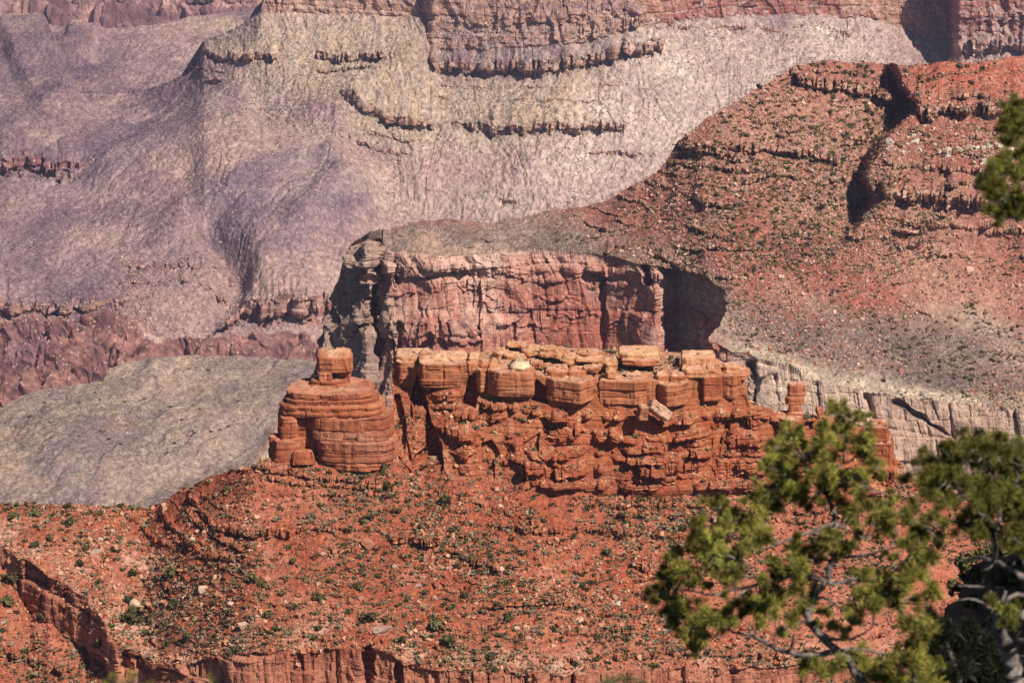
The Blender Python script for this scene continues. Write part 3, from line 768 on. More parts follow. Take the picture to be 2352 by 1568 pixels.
# ================================================================== near red slope (N)
U0, U1, DU = -220, 2560, 1.5
U = np.arange(U0, U1 + DU * .5, DU)
vN0 = pl(U, [(-220, 1150), (0, 1152), (150, 1158), (300, 1163), (340, 1168), (430, 1122), (500, 1092), (580, 1064), (640, 1040), (880, 1030), (905, 1025), (940, 1040), (1200, 1060), (2080, 1100), (2200, 1135), (2560, 1145)])
dN0 = pls(U, [(-220, 1060), (340, 1045), (580, 1016), (640, 1020), (900, 1022), (1200, 1020), (2080, 1050), (2560, 1065)])
vN1 = 5 * fbm(U / 26, U * 0, None, 3, 66) + pl(U, [(-220, 1225), (0, 1254), (18, 1262), (60, 1290), (120, 1330), (200, 1372), (228, 1420), (246, 1446), (275, 1486), (330, 1508), (376, 1524), (500, 1503), (640, 1492), (780, 1488), (850, 1498), (930, 1530), (1100, 1545), (1300, 1545), (1500, 1535), (1900, 1530), (2560, 1530)])
dN1 = by_ang(U, vN0, dN0, vN1, pls(U, [(-220, 9), (20, 9), (200, 15), (290, 20), (350, 22), (600, 27), (2560, 28)], 80))
vN2 = pl(U, [(-220, 1290), (0, 1296), (20, 1320), (60, 1392), (150, 1448), (220, 1512), (270, 1575), (380, 1588), (600, 1590), (900, 1590), (960, 1572), (1300, 1574), (2560, 1570)])
dN2 = by_ang(U, vN1, dN1, vN2, pls(U, [(-220, 82), (20, 82), (40, 93), (270, 93), (330, 82), (2560, 82)], 20))
vN3 = U * 0 + 1720.0
dN3 = by_ang(U, vN2, dN2, vN3, 27)
S = Sheet(U0, U1, DU, 430, [(vN0, dN0), (vN1, dN1), (vN2, dN2), (vN3, dN3)])
U = S.U
LN = lambda pts: pl(U, pts)
wob = lambda sc, a, sd: a * fbm(U / sc, U * 0, None, 3, sd)
amp = lambda sc, sd, b=.5: np.clip(b + .8 * vn(U / sc, U * 0 + sd), 0, 1)
S.ledge(LN([(580, 1070), (620, 1078), (700, 1086), (780, 1095), (860, 1100)]) + wob(14, 2, 120), 11.2, 2.55, 1.1, 1.2, 12, 120, 578, 880)
S.ledge(LN([(600, 1096), (700, 1104), (800, 1112), (900, 1108)]) + wob(14, 2, 121), 11.2, 2.04, 1.1, 1.2, 12, 121, 610, 905, amp=amp(14, 1, .8))
S.ledge(LN([(430, 1138), (462, 1170), (486, 1200), (510, 1212), (560, 1214), (620, 1218), (700, 1218), (800, 1216)]) + wob(14, 2, 122), 22.5, 4.25, 1.15, 1.3, 12, 122, 428, 820, amp=1 - .6 * sst(620, 700, U))
S.ledge(LN([(364, 1172), (400, 1212), (440, 1250), (462, 1270), (500, 1276), (560, 1288)]) + wob(14, 2, 123), 17.5, 3.74, 1.15, 1.3, 11, 123, 362, 620, amp=1 - .5 * sst(480, 540, U))
S.ledge(LN([(324, 1206), (350, 1232), (380, 1246)]) + wob(14, 2, 124), 11.2, 2.55, 1.1, 1.3, 11, 124, 322, 400)
S.ledge(LN([(894, 1226), (940, 1234), (1020, 1244), (1046, 1262), (1090, 1280), (1150, 1296)]) + wob(14, 2, 125), 17.5, 3.74, 1.15, 1.3, 13, 125, 892, 1152)
S.ledge(LN([(1100, 1386), (1160, 1384), (1240, 1382), (1340, 1380)]) + wob(14, 2, 126), 11.2, 2.72, 1.1, 1.3, 30, 126, 1098, 1330)
S.ledge(LN([(990, 1340), (1060, 1350), (1110, 1366)]) + wob(14, 2, 127), 12.5, 2.72, 1.1, 1.3, 24, 127, 988, 1070)
S.ledge(LN([(1140, 1206), (1280, 1214), (1420, 1226), (1560, 1230), (1700, 1232)]) + wob(14, 3, 128), 17.5, 3.06, 1.1, 1.3, 18, 128, 1140, 1800, amp=amp(20, 2, .7))
S.ledge(LN([(1400, 1156), (1500, 1160), (1620, 1164), (1800, 1166), (2100, 1170)]) + wob(14, 2, 129), 12.5, 2.55, 1.1, 1.3, 22, 129, 1280, 2100, amp=amp(20, 3, .8))
S.ledge(LN([(1400, 1180), (1520, 1186), (1700, 1190), (2100, 1196)]) + wob(14, 2, 130), 12.5, 2.55, 1.1, 1.3, 12, 130, 1400, 2100, amp=amp(12, 4, .7))
S.ledge(LN([(1470, 1290), (1560, 1288), (1700, 1292)]) + wob(14, 2, 131), 22.5, 3.74, 1.1, 1.3, 16, 131, 1450, 1620)
S.ledge(LN([(1060, 1150), (1160, 1172), (1220, 1196)]) + wob(14, 3, 132), 11.2, 2.38, 1.1, 1.3, 13, 132, 1050, 1230, amp=amp(9, 5, .6))
S.ledge(LN([(900, 1130), (1000, 1150), (1060, 1180)]) + wob(14, 3, 133), 10.0, 2.04, 1.1, 1.3, 12, 133, 640, 1080, amp=amp(9, 6, .4))
S.ledge(LN([(1100, 1506), (1250, 1508), (1500, 1500), (1900, 1496)]) + wob(14, 3, 134), 12.5, 2.55, 1.1, 1.3, 14, 134, 1080, 2000, amp=amp(12, 7, .5))
for q in range(12):
    vq = 1120 + q * 33
    S.ledge(LN([(300, vq + 30), (900, vq), (2560, vq + 14)]) + wob(50, 10, 140 + q), 6.2, 1.19, 1, 1.3, 10, 140 + q, 450, amp=np.clip(1.5 * vn(U / 18, U * 0 + q * 3.7) - .3, 0, 1) * .9)
for q in range(13):
    zq = -309 - q * 3.3
    vl = S.zline(zq + 1.0 * fbm(U / 60, U * 0 + q, None, 3, 330 + q))
    vl = np.where((vl > np.interp(U, np.arange(U0, U1 + DU * .5, DU), vN1) - 14) | (U < 330), np.nan, vl)
    S.ledge(vl, 7 + 4 * ((q * 37) % 5) / 4, 1.3, 1.1, 1.4, 11, 330 + q, amp=np.clip(.05 + 1.5 * fbm(U / 50, U * 0 + q * 2.1, None, 2, 340), 0, 1))
S.ledge(LN([(-220, 1500), (0, 1490), (60, 1505), (150, 1540), (200, 1590)]) + wob(14, 4, 160), 22.5, 4.25, 1.1, 1.3, 14, 160, -220, 170, amp=amp(10, 8, .6))
for c in [([(100, 1322), (96, 1400)], 4, 2), ([(150, 1350), (150, 1420)], 4, 2.5), ([(212, 1400), (208, 1460)], 5, 3), ([(285, 1490), (285, 1570)], 7, 5), ([(322, 1505), (322, 1600)], 8, 6), ([(376, 1520), (374, 1600)], 3, 3),
          ([(580, 1500), (580, 1600)], 2, 2), ([(690, 1495), (700, 1600)], 4, 3), ([(845, 1490), (840, 1600)], 12, 6), ([(915, 1525), (915, 1600)], 14, 6), ([(1000, 1545), (1000, 1600)], 5, 3), ([(455, 1500), (455, 1600)], 1.5, 1.5), ([(1120, 1545), (1120, 1600)], 5, 3), ([(1210, 1545), (1212, 1600)], 4, 3)]:
    S.crack(*c)
P = S.world()
x, y, z = P[..., 0], P[..., 1], P[..., 2]
rim = np.interp(U, np.arange(U0, U1 + DU * .5, DU), vN1)[None]
bas = np.interp(U, np.arange(U0, U1 + DU * .5, DU), vN2)[None]
wall = (S.V > rim) * (S.V < bas) * 1.0
N = S.normals(2)
P[..., 2] += (1 - wall) * (1.0 * fbm(x / 24, y / 24, None, 3, 170) + .7 * fbm(x / 7, y / 8, None, 3, 171))
cliff_relief(S, N, wall, 1.2, 9, ((8, 14, 2.3), (3.4, 4.5, 1.0), (1.6, 1.6, .3)), 172)
cliff_relief(S, N, np.clip(S.cl - wall, 0, 1), .35, 4, ((2.2, 1.2, .6),), 173)
P[..., 2] += (1 - wall) * (.28 * vn(x / 1.3, y / 1.6, z / 2, 174) + .2 * vn(x / .6, y / .7, z / 2, 175))
N = S.normals(0)
steep = sst(.6, .35, N[..., 2])
nz = fbm(x / 45, y / 45, None, 4, 176); nz2 = fbm(x / 9, y / 9, z / 9, 4, 177)
geo = C3((.355, .115, .066), (.43, .185, .12), .5 + .8 * nz + .5 * nz2)
pal = np.clip(np.exp(-((rim - S.V - 22) / 34.0) ** 2) + .9 * inpoly(S.UU, S.V, [(-300, 1230), (100, 1230), (330, 1250), (480, 1380), (300, 1480), (0, 1260)], 30, 20 * nz2) + .4 * inpoly(S.UU, S.V, [(600, 1250), (1000, 1300), (900, 1480), (500, 1480)], 60, 20 * nz2), 0, 1)
geo = C3(geo, C3((.44, .25, .17), (.58, .43, .34), .5 + nz2), pal * (.28 + .45 * nz2))
geo = C3(geo, C3((.36, .155, .085), (.50, .25, .15), .5 + fbm(x * .1, y * .1, z / 2, 3, 178)), np.clip(S.cl, 0, 1) * .7)
wc = C3((.33, .125, .08), (.52, .26, .175), .55 + .6 * fbm(x / 6, y / 6, z / 14, 4, 179)  )
geo = np.where(wall[..., None] > .5, wc, geo)
SN = S
geo = geo * (1 + (.24 * vn(S.UU / 3.2, S.V / 2.6, None, 77) + .14 * vn(S.UU / 9, S.V / 7, None, 78)) * (1 - .6 * wall))[..., None]
tag(S.build('red_slope', M_near, geo), kind='structure')


# ================================================================== the red butte and the tower beside it
Z4 = lambda x, y: (597.2 + x * .23439, 790.1 + y * .23439)
Z5 = lambda x, y: (872.8 + x * .23439, 781.0 + y * .23439)
Z6 = lambda x, y: (1378.2 + x * .3125, 781.0 + y * .3125)
ZP = lambda z, pts: [z(*p) for p in pts]

def prism(mb, fp, z0, z1, bev=.28, step=.4, amp=.35, seed=0, grooves=(), tilt=(0, 0), taper=0.0, ca=(.46, .21, .10), cb=(.56, .30, .15), dome=.05, strat=.12, ctop=(.63, .40, .285), blk_=.42):
    """a joint-bounded block of rock: any plan outline, worn edges, bedding grooves"""
    fp = np.asarray(fp, float)
    if np.sum(fp[:, 0] * np.roll(fp[:, 1], -1) - np.roll(fp[:, 0], -1) * fp[:, 1]) < 0: fp = fp[::-1]
    for _ in range(2):
        q = np.roll(fp, -1, 0)
        w_ = np.minimum(.07, .35 / (np.linalg.norm(q - fp, axis=1, keepdims=True) + 1e-6))
        fp = np.stack([fp * (1 - w_) + q * w_, fp * w_ + q * (1 - w_)], 1).reshape(-1, 2)
    q = np.concatenate([fp, fp[:1]]); seg = np.linalg.norm(np.diff(q, axis=0), axis=1); s = np.r_[0, np.cumsum(seg)]
    n = max(16, int(s[-1] / step)); tt = np.linspace(0, s[-1], n, endpoint=False)
    X = np.interp(tt, s, q[:, 0]); Y = np.interp(tt, s, q[:, 1])
    tx, ty = np.roll(X, -1) - np.roll(X, 1), np.roll(Y, -1) - np.roll(Y, 1)
    l = np.hypot(tx, ty) + 1e-9; nx, ny = ty / l, -tx / l
    cx, cy = fp.mean(0)
    m = max(5, int((z1 - z0) / step) + 1)
    t = np.linspace(0, 1, m); z = z0 + (z1 - z0) * t
    k = np.clip(np.minimum(z1 - z, (z - z0) * 1.6) / max(bev, .01), 0, 1)
    ins = bev * (1 - np.sqrt(1 - (1 - k) ** 2)) + taper * t
    for g, dep in grooves: ins = ins + dep * np.exp(-((t - g) * (z1 - z0) / .35) ** 2)
    Xg, Yg = X[None] - nx[None] * ins[:, None], Y[None] - ny[None] * ins[:, None]
    Zg = np.broadcast_to(z[:, None], Xg.shape) + tilt[0] * (Xg - cx) + tilt[1] * (Yg - cy)
    d = amp * fbm(Xg / 3.2, Yg / 3.2, Zg / 4, 4, seed) + strat * fbm(Zg * 0 + seed, Zg * 0, Zg / .9 + .3 * fbm(Xg / 9, Yg / 9, None, 2, 5), 3, seed + 2)
    sg = np.broadcast_to(tt[None], Xg.shape)
    d = d + blk_ * bricks(sg + .5 * fbm(Xg / 4, Yg / 4, Zg / 3, 2, seed), Zg + .25 * fbm(Xg / 6, Yg / 6, None, 2, 3), 6.5, 3.2, seed + 1, .3, .08)
    d = d + .3 * blk_ * bricks(sg, Zg, 2.6, 1.3, seed + 2, .25, .10)
    d = d - .5 * blk_ * sst(.62, .9, ridged(Xg / 5, Yg / 5, Zg / 30, 2, seed + 9))
    Xg, Yg = Xg + nx[None] * d, Yg + ny[None] * d
    rings = [np.stack([Xg, Yg, Zg], -1)]
    top = rings[0][-1]; c = top.mean(0)
    for f in (.9, .75, .55, .32, .1):
        r = c + (top - c) * f
        r[:, 2] = top[:, 2] * f + (c[2]) * (1 - f) + dome * (1 - f) + .45 * fbm(r[:, 0] / 1.6, r[:, 1] / 1.6, None, 3, seed + 4)
        rings.append(r[None])
    bot = rings[0][0]; cb_ = bot.mean(0)
    rings = [np.stack([cb_ + (bot - cb_) * f for f in (.1, .6)], 0)] + rings
    G = np.concatenate(rings, 0)
    fq = []
    i = np.arange(G.shape[0] * n).reshape(G.shape[0], n)
    a, b_, c_, d_ = i[:-1], np.roll(i[:-1], -1, 1), np.roll(i[1:], -1, 1), i[1:]
    fq = np.stack([a, b_, c_, d_], -1).reshape(-1, 4)
    x, y, zz = G[..., 0], G[..., 1], G[..., 2]
    cc = C3(ca, cb, .5 + .5 * fbm(x / 7, y / 7, zz / 5, 3, seed + 6) + .35 * fbm(x * .05, y * .05, zz / 1.2, 2, 7))
    if ctop is not None:
        ct = C3(ctop, cc[-6:], .35 + .8 * fbm(x[-6:] / 2, y[-6:] / 2, None, 3, seed + 8)); cc[-5:] = ct[-5:]; cc[-6:-5] = (cc[-6:-5] + ct[:1]) / 2
    mb.add(G, fq, cc.reshape(-1, 3))

def xy_at(u, v, d):
    p = pt(u, v, d); return (float(p[0]), float(p[1]))
def z_at(u, v, d):
    return float(pt(u, v, d)[2])

# ---- the cliff of the butte
U = np.arange(900, 2092, 1.1)
vb0 = pl(U, [(900, 836), (905, 826), (920, 818), (1000, 812), (1100, 808), (1160, 797), (1230, 793), (1330, 800), (1480, 806), (1600, 812), (1640, 822), (1690, 850), (1712, 880), (1722, 925), (1780, 942), (1850, 950), (1900, 956), (1960, 970), (1995, 984), (2040, 986), (2050, 1000), (2054, 1050), (2076, 1066), (2084, 1120), (2092, 1135)])
vb1 = pl(U, [(900, 846), (910, 842), (960, 843), (1070, 843), (1100, 852), (1230, 860), (1300, 878), (1400, 880), (1500, 876), (1600, 860), (1700, 868), (1712, 900), (1722, 936), (1780, 950), (1850, 962), (1960, 985), (2040, 1000), (2052, 1060), (2076, 1080), (2092, 1140)])
vb2 = pl(U, [(900, 880), (915, 886), (970, 894), (1070, 890), (1110, 912), (1230, 920), (1260, 930), (1330, 938), (1365, 930), (1480, 926), (1500, 938), (1540, 934), (1570, 922), (1600, 914), (1700, 918), (1722, 940), (1780, 954), (1850, 966), (1960, 990), (2040, 1006), (2052, 1066), (2076, 1086), (2092, 1142)])
vb3 = pl(U, [(900, 1030), (930, 1062), (950, 1084), (1000, 1097), (1050, 1110), (1100, 1112), (1130, 1108), (1200, 1126), (1300, 1136), (1400, 1136), (1560, 1131), (1750, 1122), (1950, 1132), (2092, 1146)])
dF = pls(U, [(900, 1040), (960, 1033), (1100, 1024), (1250, 1019), (1480, 1019), (1700, 1030), (1900, 1042), (2092, 1060)], 20)
dN_ = np.interp(U, SN.U, 0 * SN.U)
dbase = np.interp(U, SN.U, SN.at(SN.D, np.interp(SN.U, U, vb3)))
df0 = dF
d2 = by_ang(U, vb1, df0, vb2, 84)
d3 = np.minimum(dbase - .5, d2 - 4)
d0 = by_ang(U, vb1, df0, vb0, 3)
S = Sheet(900, 2091, 1.1, 330, [(vb0, d0), (vb1, df0), (vb2, d2), (vb3, d3), (vb3 + 40, d3 + 6)])
U = S.U
LB = lambda z, pts: pl(U, ZP(z, pts))
def lb(z, pts, h, seed, om=1.4, bw=26, **kw):
    q = ZP(z, pts)
    sc = Z4(0, 100)[1] - Z4(0, 0)[1] if z is not Z6 else 31.25
    S.ledge(pl(U, q) + 1.2 * fbm(U / 12, U * 0, None, 2, seed), h * sc / 100, om * 1.45, 1.05, 1.15, bw, seed, q[0][0], q[-1][0], uc=.75, jit=.7, **kw)
for z_, pts, h, om, bw in [
    (Z5, [(440, 530), (640, 525), (830, 520)], 105, 2.2, 40), (Z5, [(470, 640), (800, 640)], 60, 1.2, 30),
    (Z5, [(950, 600), (1050, 625), (1140, 645), (1260, 640)], 85, 2.4, 24), (Z5, [(975, 740), (1100, 720), (1270, 725)], 130, 1.6, 40),
    (Z5, [(1350, 655), (1460, 680), (1600, 720)], 70, 1.8, 26), (Z5, [(1270, 670), (1360, 660)], 70, 1.4, 14),
    (Z5, [(1600, 735), (1700, 760), (1850, 765), (1975, 750)], 100, 2.8, 40), (Z5, [(1960, 740), (2100, 700)], 60, 1.5, 20),
    (Z5, [(690, 720), (800, 730), (980, 700)], 100, 1.5, 24),
    (Z5, [(510, 850), (640, 880), (880, 900), (1000, 920)], 120, 3.0, 46), (Z5, [(660, 1040), (980, 1050)], 55, 1.2, 40),
    (Z5, [(650, 1095), (820, 1105), (985, 1115)], 120, 2.6, 60), (Z5, [(700, 1225), (830, 1250), (930, 1235)], 90, 1.8, 50),
    (Z5, [(1190, 1000), (1300, 990), (1400, 1010)], 140, 1.8, 30), (Z5, [(1200, 920), (1350, 930)], 60, 1.4, 20),
    (Z5, [(1560, 890), (1700, 880), (1900, 885), (2050, 900)], 140, 3.2, 60), (Z5, [(2050, 920), (2200, 915), (2360, 925)], 85, 2.2, 26),
    (Z5, [(1390, 1080), (1560, 1110), (1700, 1130), (1990, 1090), (2080, 1070)], 90, 2.0, 36), (Z5, [(2080, 1080), (2210, 1100)], 90, 1.8, 30),
    (Z5, [(1210, 1140), (1330, 1150), (1550, 1210)], 60, 1.6, 26), (Z5, [(1130, 1160), (1320, 1260)], 150, 1.8, 44),
    (Z5, [(1310, 1225), (1500, 1240), (1660, 1260), (1760, 1275), (1880, 1270), (2080, 1250)], 140, 2.2, 34), (Z5, [(1650, 1230), (1770, 1215), (1900, 1210)], 50, 1.6, 30),
    (Z5, [(2080, 1260), (2250, 1280)], 130, 1.8, 24), (Z5, [(1110, 1320), (1340, 1370)], 90, 1.8, 60), (Z5, [(1450, 1400), (1620, 1400), (1860, 1410), (2260, 1425)], 80, 2.0, 30),
    (Z6, [(280, 600), (400, 612), (520, 598), (640, 580), (740, 568)], 55, 2.2, 44), (Z6, [(180, 575), (290, 580)], 46, 1.6, 20), (Z6, [(0, 560), (190, 575)], 40, 1.6, 24),
    (Z6, [(820, 565), (1030, 540), (1200, 560), (1300, 575), (1490, 580)], 58, 2.0, 26), (Z6, [(740, 560), (830, 566)], 40, 1.2, 20),
    (Z6, [(280, 690), (380, 705), (560, 700), (700, 672), (850, 655)], 66, 2.2, 50), (Z6, [(30, 700), (180, 715), (300, 735)], 52, 1.8, 26),
    (Z6, [(1030, 600), (1240, 605)], 112, 2.0, 70), (Z6, [(900, 625), (1030, 612)], 100, 1.6, 30), (Z6, [(830, 640), (910, 615)], 80, 1.4, 30),
    (Z6, [(130, 785), (260, 800), (400, 796), (570, 782), (700, 752), (830, 735)], 58, 2.2, 40), (Z6, [(900, 728), (1080, 722), (1270, 735)], 90, 1.8, 34),
    (Z6, [(50, 850), (200, 880), (400, 885), (540, 862), (700, 830), (880, 812)], 52, 2.2, 44), (Z6, [(890, 830), (1100, 835), (1260, 840)], 30, 1.2, 26), (Z6, [(830, 870), (1020, 885), (1250, 880)], 30, 1.2, 26),
    (Z6, [(50, 965), (240, 955), (400, 945), (500, 925), (640, 905), (830, 890)], 125, 2.6, 60), (Z6, [(800, 920), (1000, 915), (1060, 925), (1260, 930)], 110, 1.8, 34),
    (Z6, [(120, 1085), (240, 1080), (480, 1070)], 55, 1.6, 34), (Z6, [(660, 1060), (840, 1050), (1000, 1050), (1200, 1060)], 62, 1.8, 36),
    (Z6, [(1480, 600), (1600, 605), (1760, 620), (1960, 650)], 90, 2.0, 24), (Z6, [(1490, 720), (1700, 740), (1950, 750)], 120, 2.0, 40),
    (Z6, [(1490, 860), (1700, 880), (1990, 900)], 110, 1.8, 40), (Z6, [(1960, 645), (2120, 660)], 60, 2.2, 60), (Z6, [(1990, 830), (2140, 830)], 150, 1.6, 60), (Z6, [(2000, 990), (2230, 985)], 120, 2.4, 44), (Z6, [(1800, 1110), (2240, 1130)], 60, 1.6, 34)]:
    lb(z_, pts, h, int(200 + pts[0][0] * 7 + pts[0][1]) % 9973, om, bw)
for poly, dep in [(ZP(Z5, [(400, 260), (330, 450), (290, 580), (330, 660), (410, 650), (450, 700), (440, 900), (440, 1050), (340, 1120), (310, 1260), (370, 1330), (520, 1330), (640, 1300), (600, 1000), (540, 860), (500, 800), (470, 600), (420, 480)]), 8),
                  (ZP(Z5, [(130, 520), (120, 700), (150, 920), (240, 1090), (270, 960), (240, 700), (200, 520)]), 4),
                  (ZP(Z5, [(870, 340), (800, 620), (940, 670), (975, 400), (940, 330)]), 7), (ZP(Z5, [(1530, 370), (1470, 590), (1660, 640), (1640, 470)]), 7),
                  (ZP(Z5, [(990, 1000), (1000, 1200), (1060, 1330), (1120, 1370), (1130, 1170), (1190, 1130), (1100, 960)]), 3),
                  (ZP(Z5, [(1260, 640), (1100, 760), (1180, 760), (1290, 700)]), 2), (ZP(Z5, [(1550, 760), (1600, 860), (1700, 880), (1620, 740)]), 3), (ZP(Z5, [(1400, 1000), (1390, 1080), (1560, 1110), (1570, 900)]), 2.5),
                  (ZP(Z6, [(1240, 600), (1290, 750), (1360, 730), (1370, 600)]), 4), (ZP(Z6, [(1490, 590), (1490, 640), (1560, 640), (1580, 590)]), 3), (ZP(Z6, [(1600, 620), (1595, 740), (1640, 740), (1640, 620)]), 3), (ZP(Z6, [(1960, 710), (1990, 960), (2020, 830)]), 2)]:
    S.push(poly, dep, 3)
for c in [(ZP(Z6, [(930, 630), (890, 720), (875, 870)]), 1.8, 2.0), (ZP(Z6, [(500, 920), (530, 1040)]), 1.6, 1.6), (ZP(Z6, [(820, 640), (830, 900)]), 1.2, 1.2), (ZP(Z6, [(1030, 560), (1030, 720)]), 1.2, 1.2), (ZP(Z6, [(2155, 990), (2165, 1110)]), 1.4, 2),
          (ZP(Z5, [(240, 760), (260, 960), (300, 1180)]), 2, 2), (ZP(Z5, [(300, 560), (310, 760)]), 2, 2), (ZP(Z5, [(1050, 1150), (1060, 1340)]), 2, 2)]:
    S.crack(*c)
P = S.world()
x, y, z = P[..., 0], P[..., 1], P[..., 2]
N = S.normals(2)
face = sst(8, 14, S.V - np.interp(U, np.linspace(900, 2092, len(vb1)), vb1)[None])
cliff_relief(S, N, .5 + .5 * np.clip(S.cl, 0, 1), .25, 7, ((11, 3.4, .75), (5, 1.9, .42), (2.4, 1.0, .16)), 190, .5)
P += N * (.09 * fbm(x / 1.5, y / 1.5, z / 1.5, 3, 191))[..., None]
N = S.normals(0)
steep = sst(.7, .4, N[..., 2])
hz_ = np.interp(S.V, [800, 880, 960, 1140], [0, .1, .75, 1.0])
n1 = fbm(x / 7, y / 7, z / 5, 4, 192); n2 = fbm(x * .05, y * .05, z / 1.3, 3, 193)
rock = C3((.46, .21, .10), (.38, .115, .055), hz_ + .25 * n1)
rock = C3(rock, (.50, .215, .115), np.clip(.2 + .5 * n1 + .5 * n2, 0, .7))
rock = C3(rock, (.27, .13, .10), np.clip(sst(1060, 1120, S.V) * (.5 + n1), 0, .6))
flat_ = C3((.40, .14, .08), (.50, .25, .155), .4 + fbm(x / 2, y / 2, None, 3, 194))
flat_ = C3(flat_, (.58, .38, .26), sst(900, 840, S.V) * .7)
geo = C3(flat_, rock, steep)
SB = S
butte = empty('rock_butte', pt(1480, 1130, 1000.0).tolist(), 'long flat-topped red sandstone butte of stacked ledges with an orange block caprock', 'rock formation')
def under(o, root):
    o.parent = root
    o.matrix_parent_inverse = Matrix.Translation(-Vector(root.location))
    return o
under(S.build('cliff', M_butte, geo), butte)

CAPA, CAPB, RED1, RED2 = (.43, .17, .088), (.53, .25, .142), (.38, .125, .065), (.47, .19, .10)
def blk(zf, xs, dds, yt, yb, T, seed=0, off=-1.0, name='cap_block', root=None, mat=None, base=None, skew=0.0, **kw):
    """block whose front outline runs along picture columns xs, dds metres behind the rock face; T = thickness going back"""
    us = [zf(a, 0)[0] for a in xs]; vt, vb = zf(0, yt)[1], zf(0, yb)[1]
    um = sum(us) / len(us)
    d = float(np.interp(um, U, dF)) + off if base is None else base
    fr = [xy_at(u, (vt + vb) / 2, d + q) for u, q in zip(us, dds)]
    bk = [(px * (1 + T / d) + skew * T, py + T) for px, py in ((fr[0][0] * .96 + fr[-1][0] * .04, max(fr[0][1], fr[-1][1])), (fr[-1][0] * .96 + fr[0][0] * .04, max(fr[0][1], fr[-1][1])))]
    q = min(dds)
    mb = MB()
    prism(mb, fr + bk[::-1], z_at(um, vb, d + q), z_at(um, vt, d + q), seed=seed, **kw)
    o = mb.build(name, mat or M_cap)
    if root is not None: under(o, root)
    return o
cap = lambda *a, **k: blk(*a, root=butte, **{**dict(ca=CAPA, cb=CAPB, amp=.2, blk_=.5, bev=.18), **k})
cap(Z5, [150, 200, 330, 395], [3, 0, 0, 4], 215, 440, 16, 1, off=1, grooves=[(.2, .15)])
cap(Z5, [375, 415, 640, 862], [4, 0, -.6, .5], 232, 482, 16, 2, off=-3, grooves=[(.22, .35)])
cap(Z5, [850, 870, 968], [2, 0, 1], 228, 352, 12, 3, off=0)
cap(Z5, [952, 985, 1050], [2, 0, 2], 290, 520, 9, 4, off=-2)
cap(Z5, [1050, 1160, 1340, 1500, 1522], [5, 0, -.8, .2, 3], 318, 570, 14, 5, off=-3.5, grooves=[(.42, .2)])
cap(Z5, [1632, 1700, 1965, 2085, 2095], [4, 0, -4.5, 2, 4], 415, 640, 15, 6, off=-2, grooves=[(.6, .5), (.45, .2)])
cap(Z6, [0, 60, 180, 262, 352], [1, 0, -.5, -1.6, 1], 300, 488, 12, 7, off=-1, grooves=[(.55, .5), (.3, .3)])
cap(Z6, [362, 380, 492, 560, 648], [5, 3, -3, -2, 1.5], 325, 500, 14, 8, off=-1, grooves=[(.48, .45)])
cap(Z6, [640, 660, 745, 760, 895], [6, 6, 5, -1, 0], 268, 455, 14, 9, off=-1, ca=RED1, cb=CAPA)
cap(Z6, [888, 900, 985, 1040], [1.5, 0, -2, 3], 262, 442, 12, 10, off=0)
cap(Z6, [890, 960, 1060, 1106], [1, -1, -.5, 2], 248, 306, 9, 11, off=0, bev=1.6)
cap(Z6, [605, 640, 780, 885], [2, 0, 0, .5], 218, 284, 12, 12, off=-1.5, ca=CAPB, cb=(.66, .42, .23), name='slab', grooves=[(.5, .3)])
cap(Z6, [775, 790, 880], [1, -1, 0], 205, 262, 10, 13, off=-1, name='slab')
cap(Z6, [590, 640, 760, 845], [2, 0, 0, 2], 128, 206, 9, 14, off=5, ca=CAPB, cb=(.68, .46, .27), bev=.3, dome=.15, name='slab')
cap(Z6, [905, 930, 1032], [1, 0, 1], 195, 250, 5, 15, off=1, ca=CAPB, cb=(.66, .42, .23), bev=.35, dome=.15, name='slab')
cap(Z6, [130, 200, 340, 430], [3, 0, 0, 2], 100, 150, 9, 16, off=11, ca=CAPA, cb=(.66, .42, .23), bev=.3, name='slab')
cap(Z6, [160, 300, 440], [2, 0, 1], 148, 196, 9, 17, off=8, bev=.3, name='slab', grooves=[(.5, .4)])
cap(Z6, [510, 530, 632], [1, 0, .5], 262, 318, 6, 18, off=-2, bev=.3, name='slab')
cap(Z6, [400, 430, 520], [2, 0, 1], 262, 330, 6, 19, off=0, bev=.4, name='slab')
cap(Z5, [1630, 1680, 1800, 1835], [2, 0, 0, 2], 300, 420, 8, 20, off=1, bev=.35, dome=.15)
cap(Z5, [1840, 1860, 2030], [1, 0, 1], 300, 395, 7, 21, off=1, bev=.9)
cap(Z5, [470, 520, 640, 705], [2, 0, 0, 2], 185, 250, 9, 22, off=1, ca=CAPB, cb=(.70, .48, .28), bev=1.4, dome=.8, name='slab')
cap(Z5, [660, 700, 860], [1, 0, 1], 175, 216, 8, 23, off=4, ca=CAPB, cb=(.70, .48, .28), bev=.3, name='slab')
cap(Z5, [870, 890, 965], [1, 0, 1], 172, 226, 7, 24, off=3, ca=CAPB, cb=(.70, .48, .28), bev=.3, name='slab')
cap(Z5, [155, 220, 390, 500], [2, 0, 0, 1], 170, 222, 12, 25, off=4, ca=CAPB, cb=(.70, .48, .28), bev=.3, name='slab')
cap(Z5, [980, 1000, 1075], [1, 0, 1], 228, 300, 6, 26, off=1, bev=.8)
cap(Z5, [1060, 1080, 1165], [1, 0, 1], 225, 310, 6, 27, off=1, ca=CAPB, cb=(.66, .42, .23), bev=1.3)
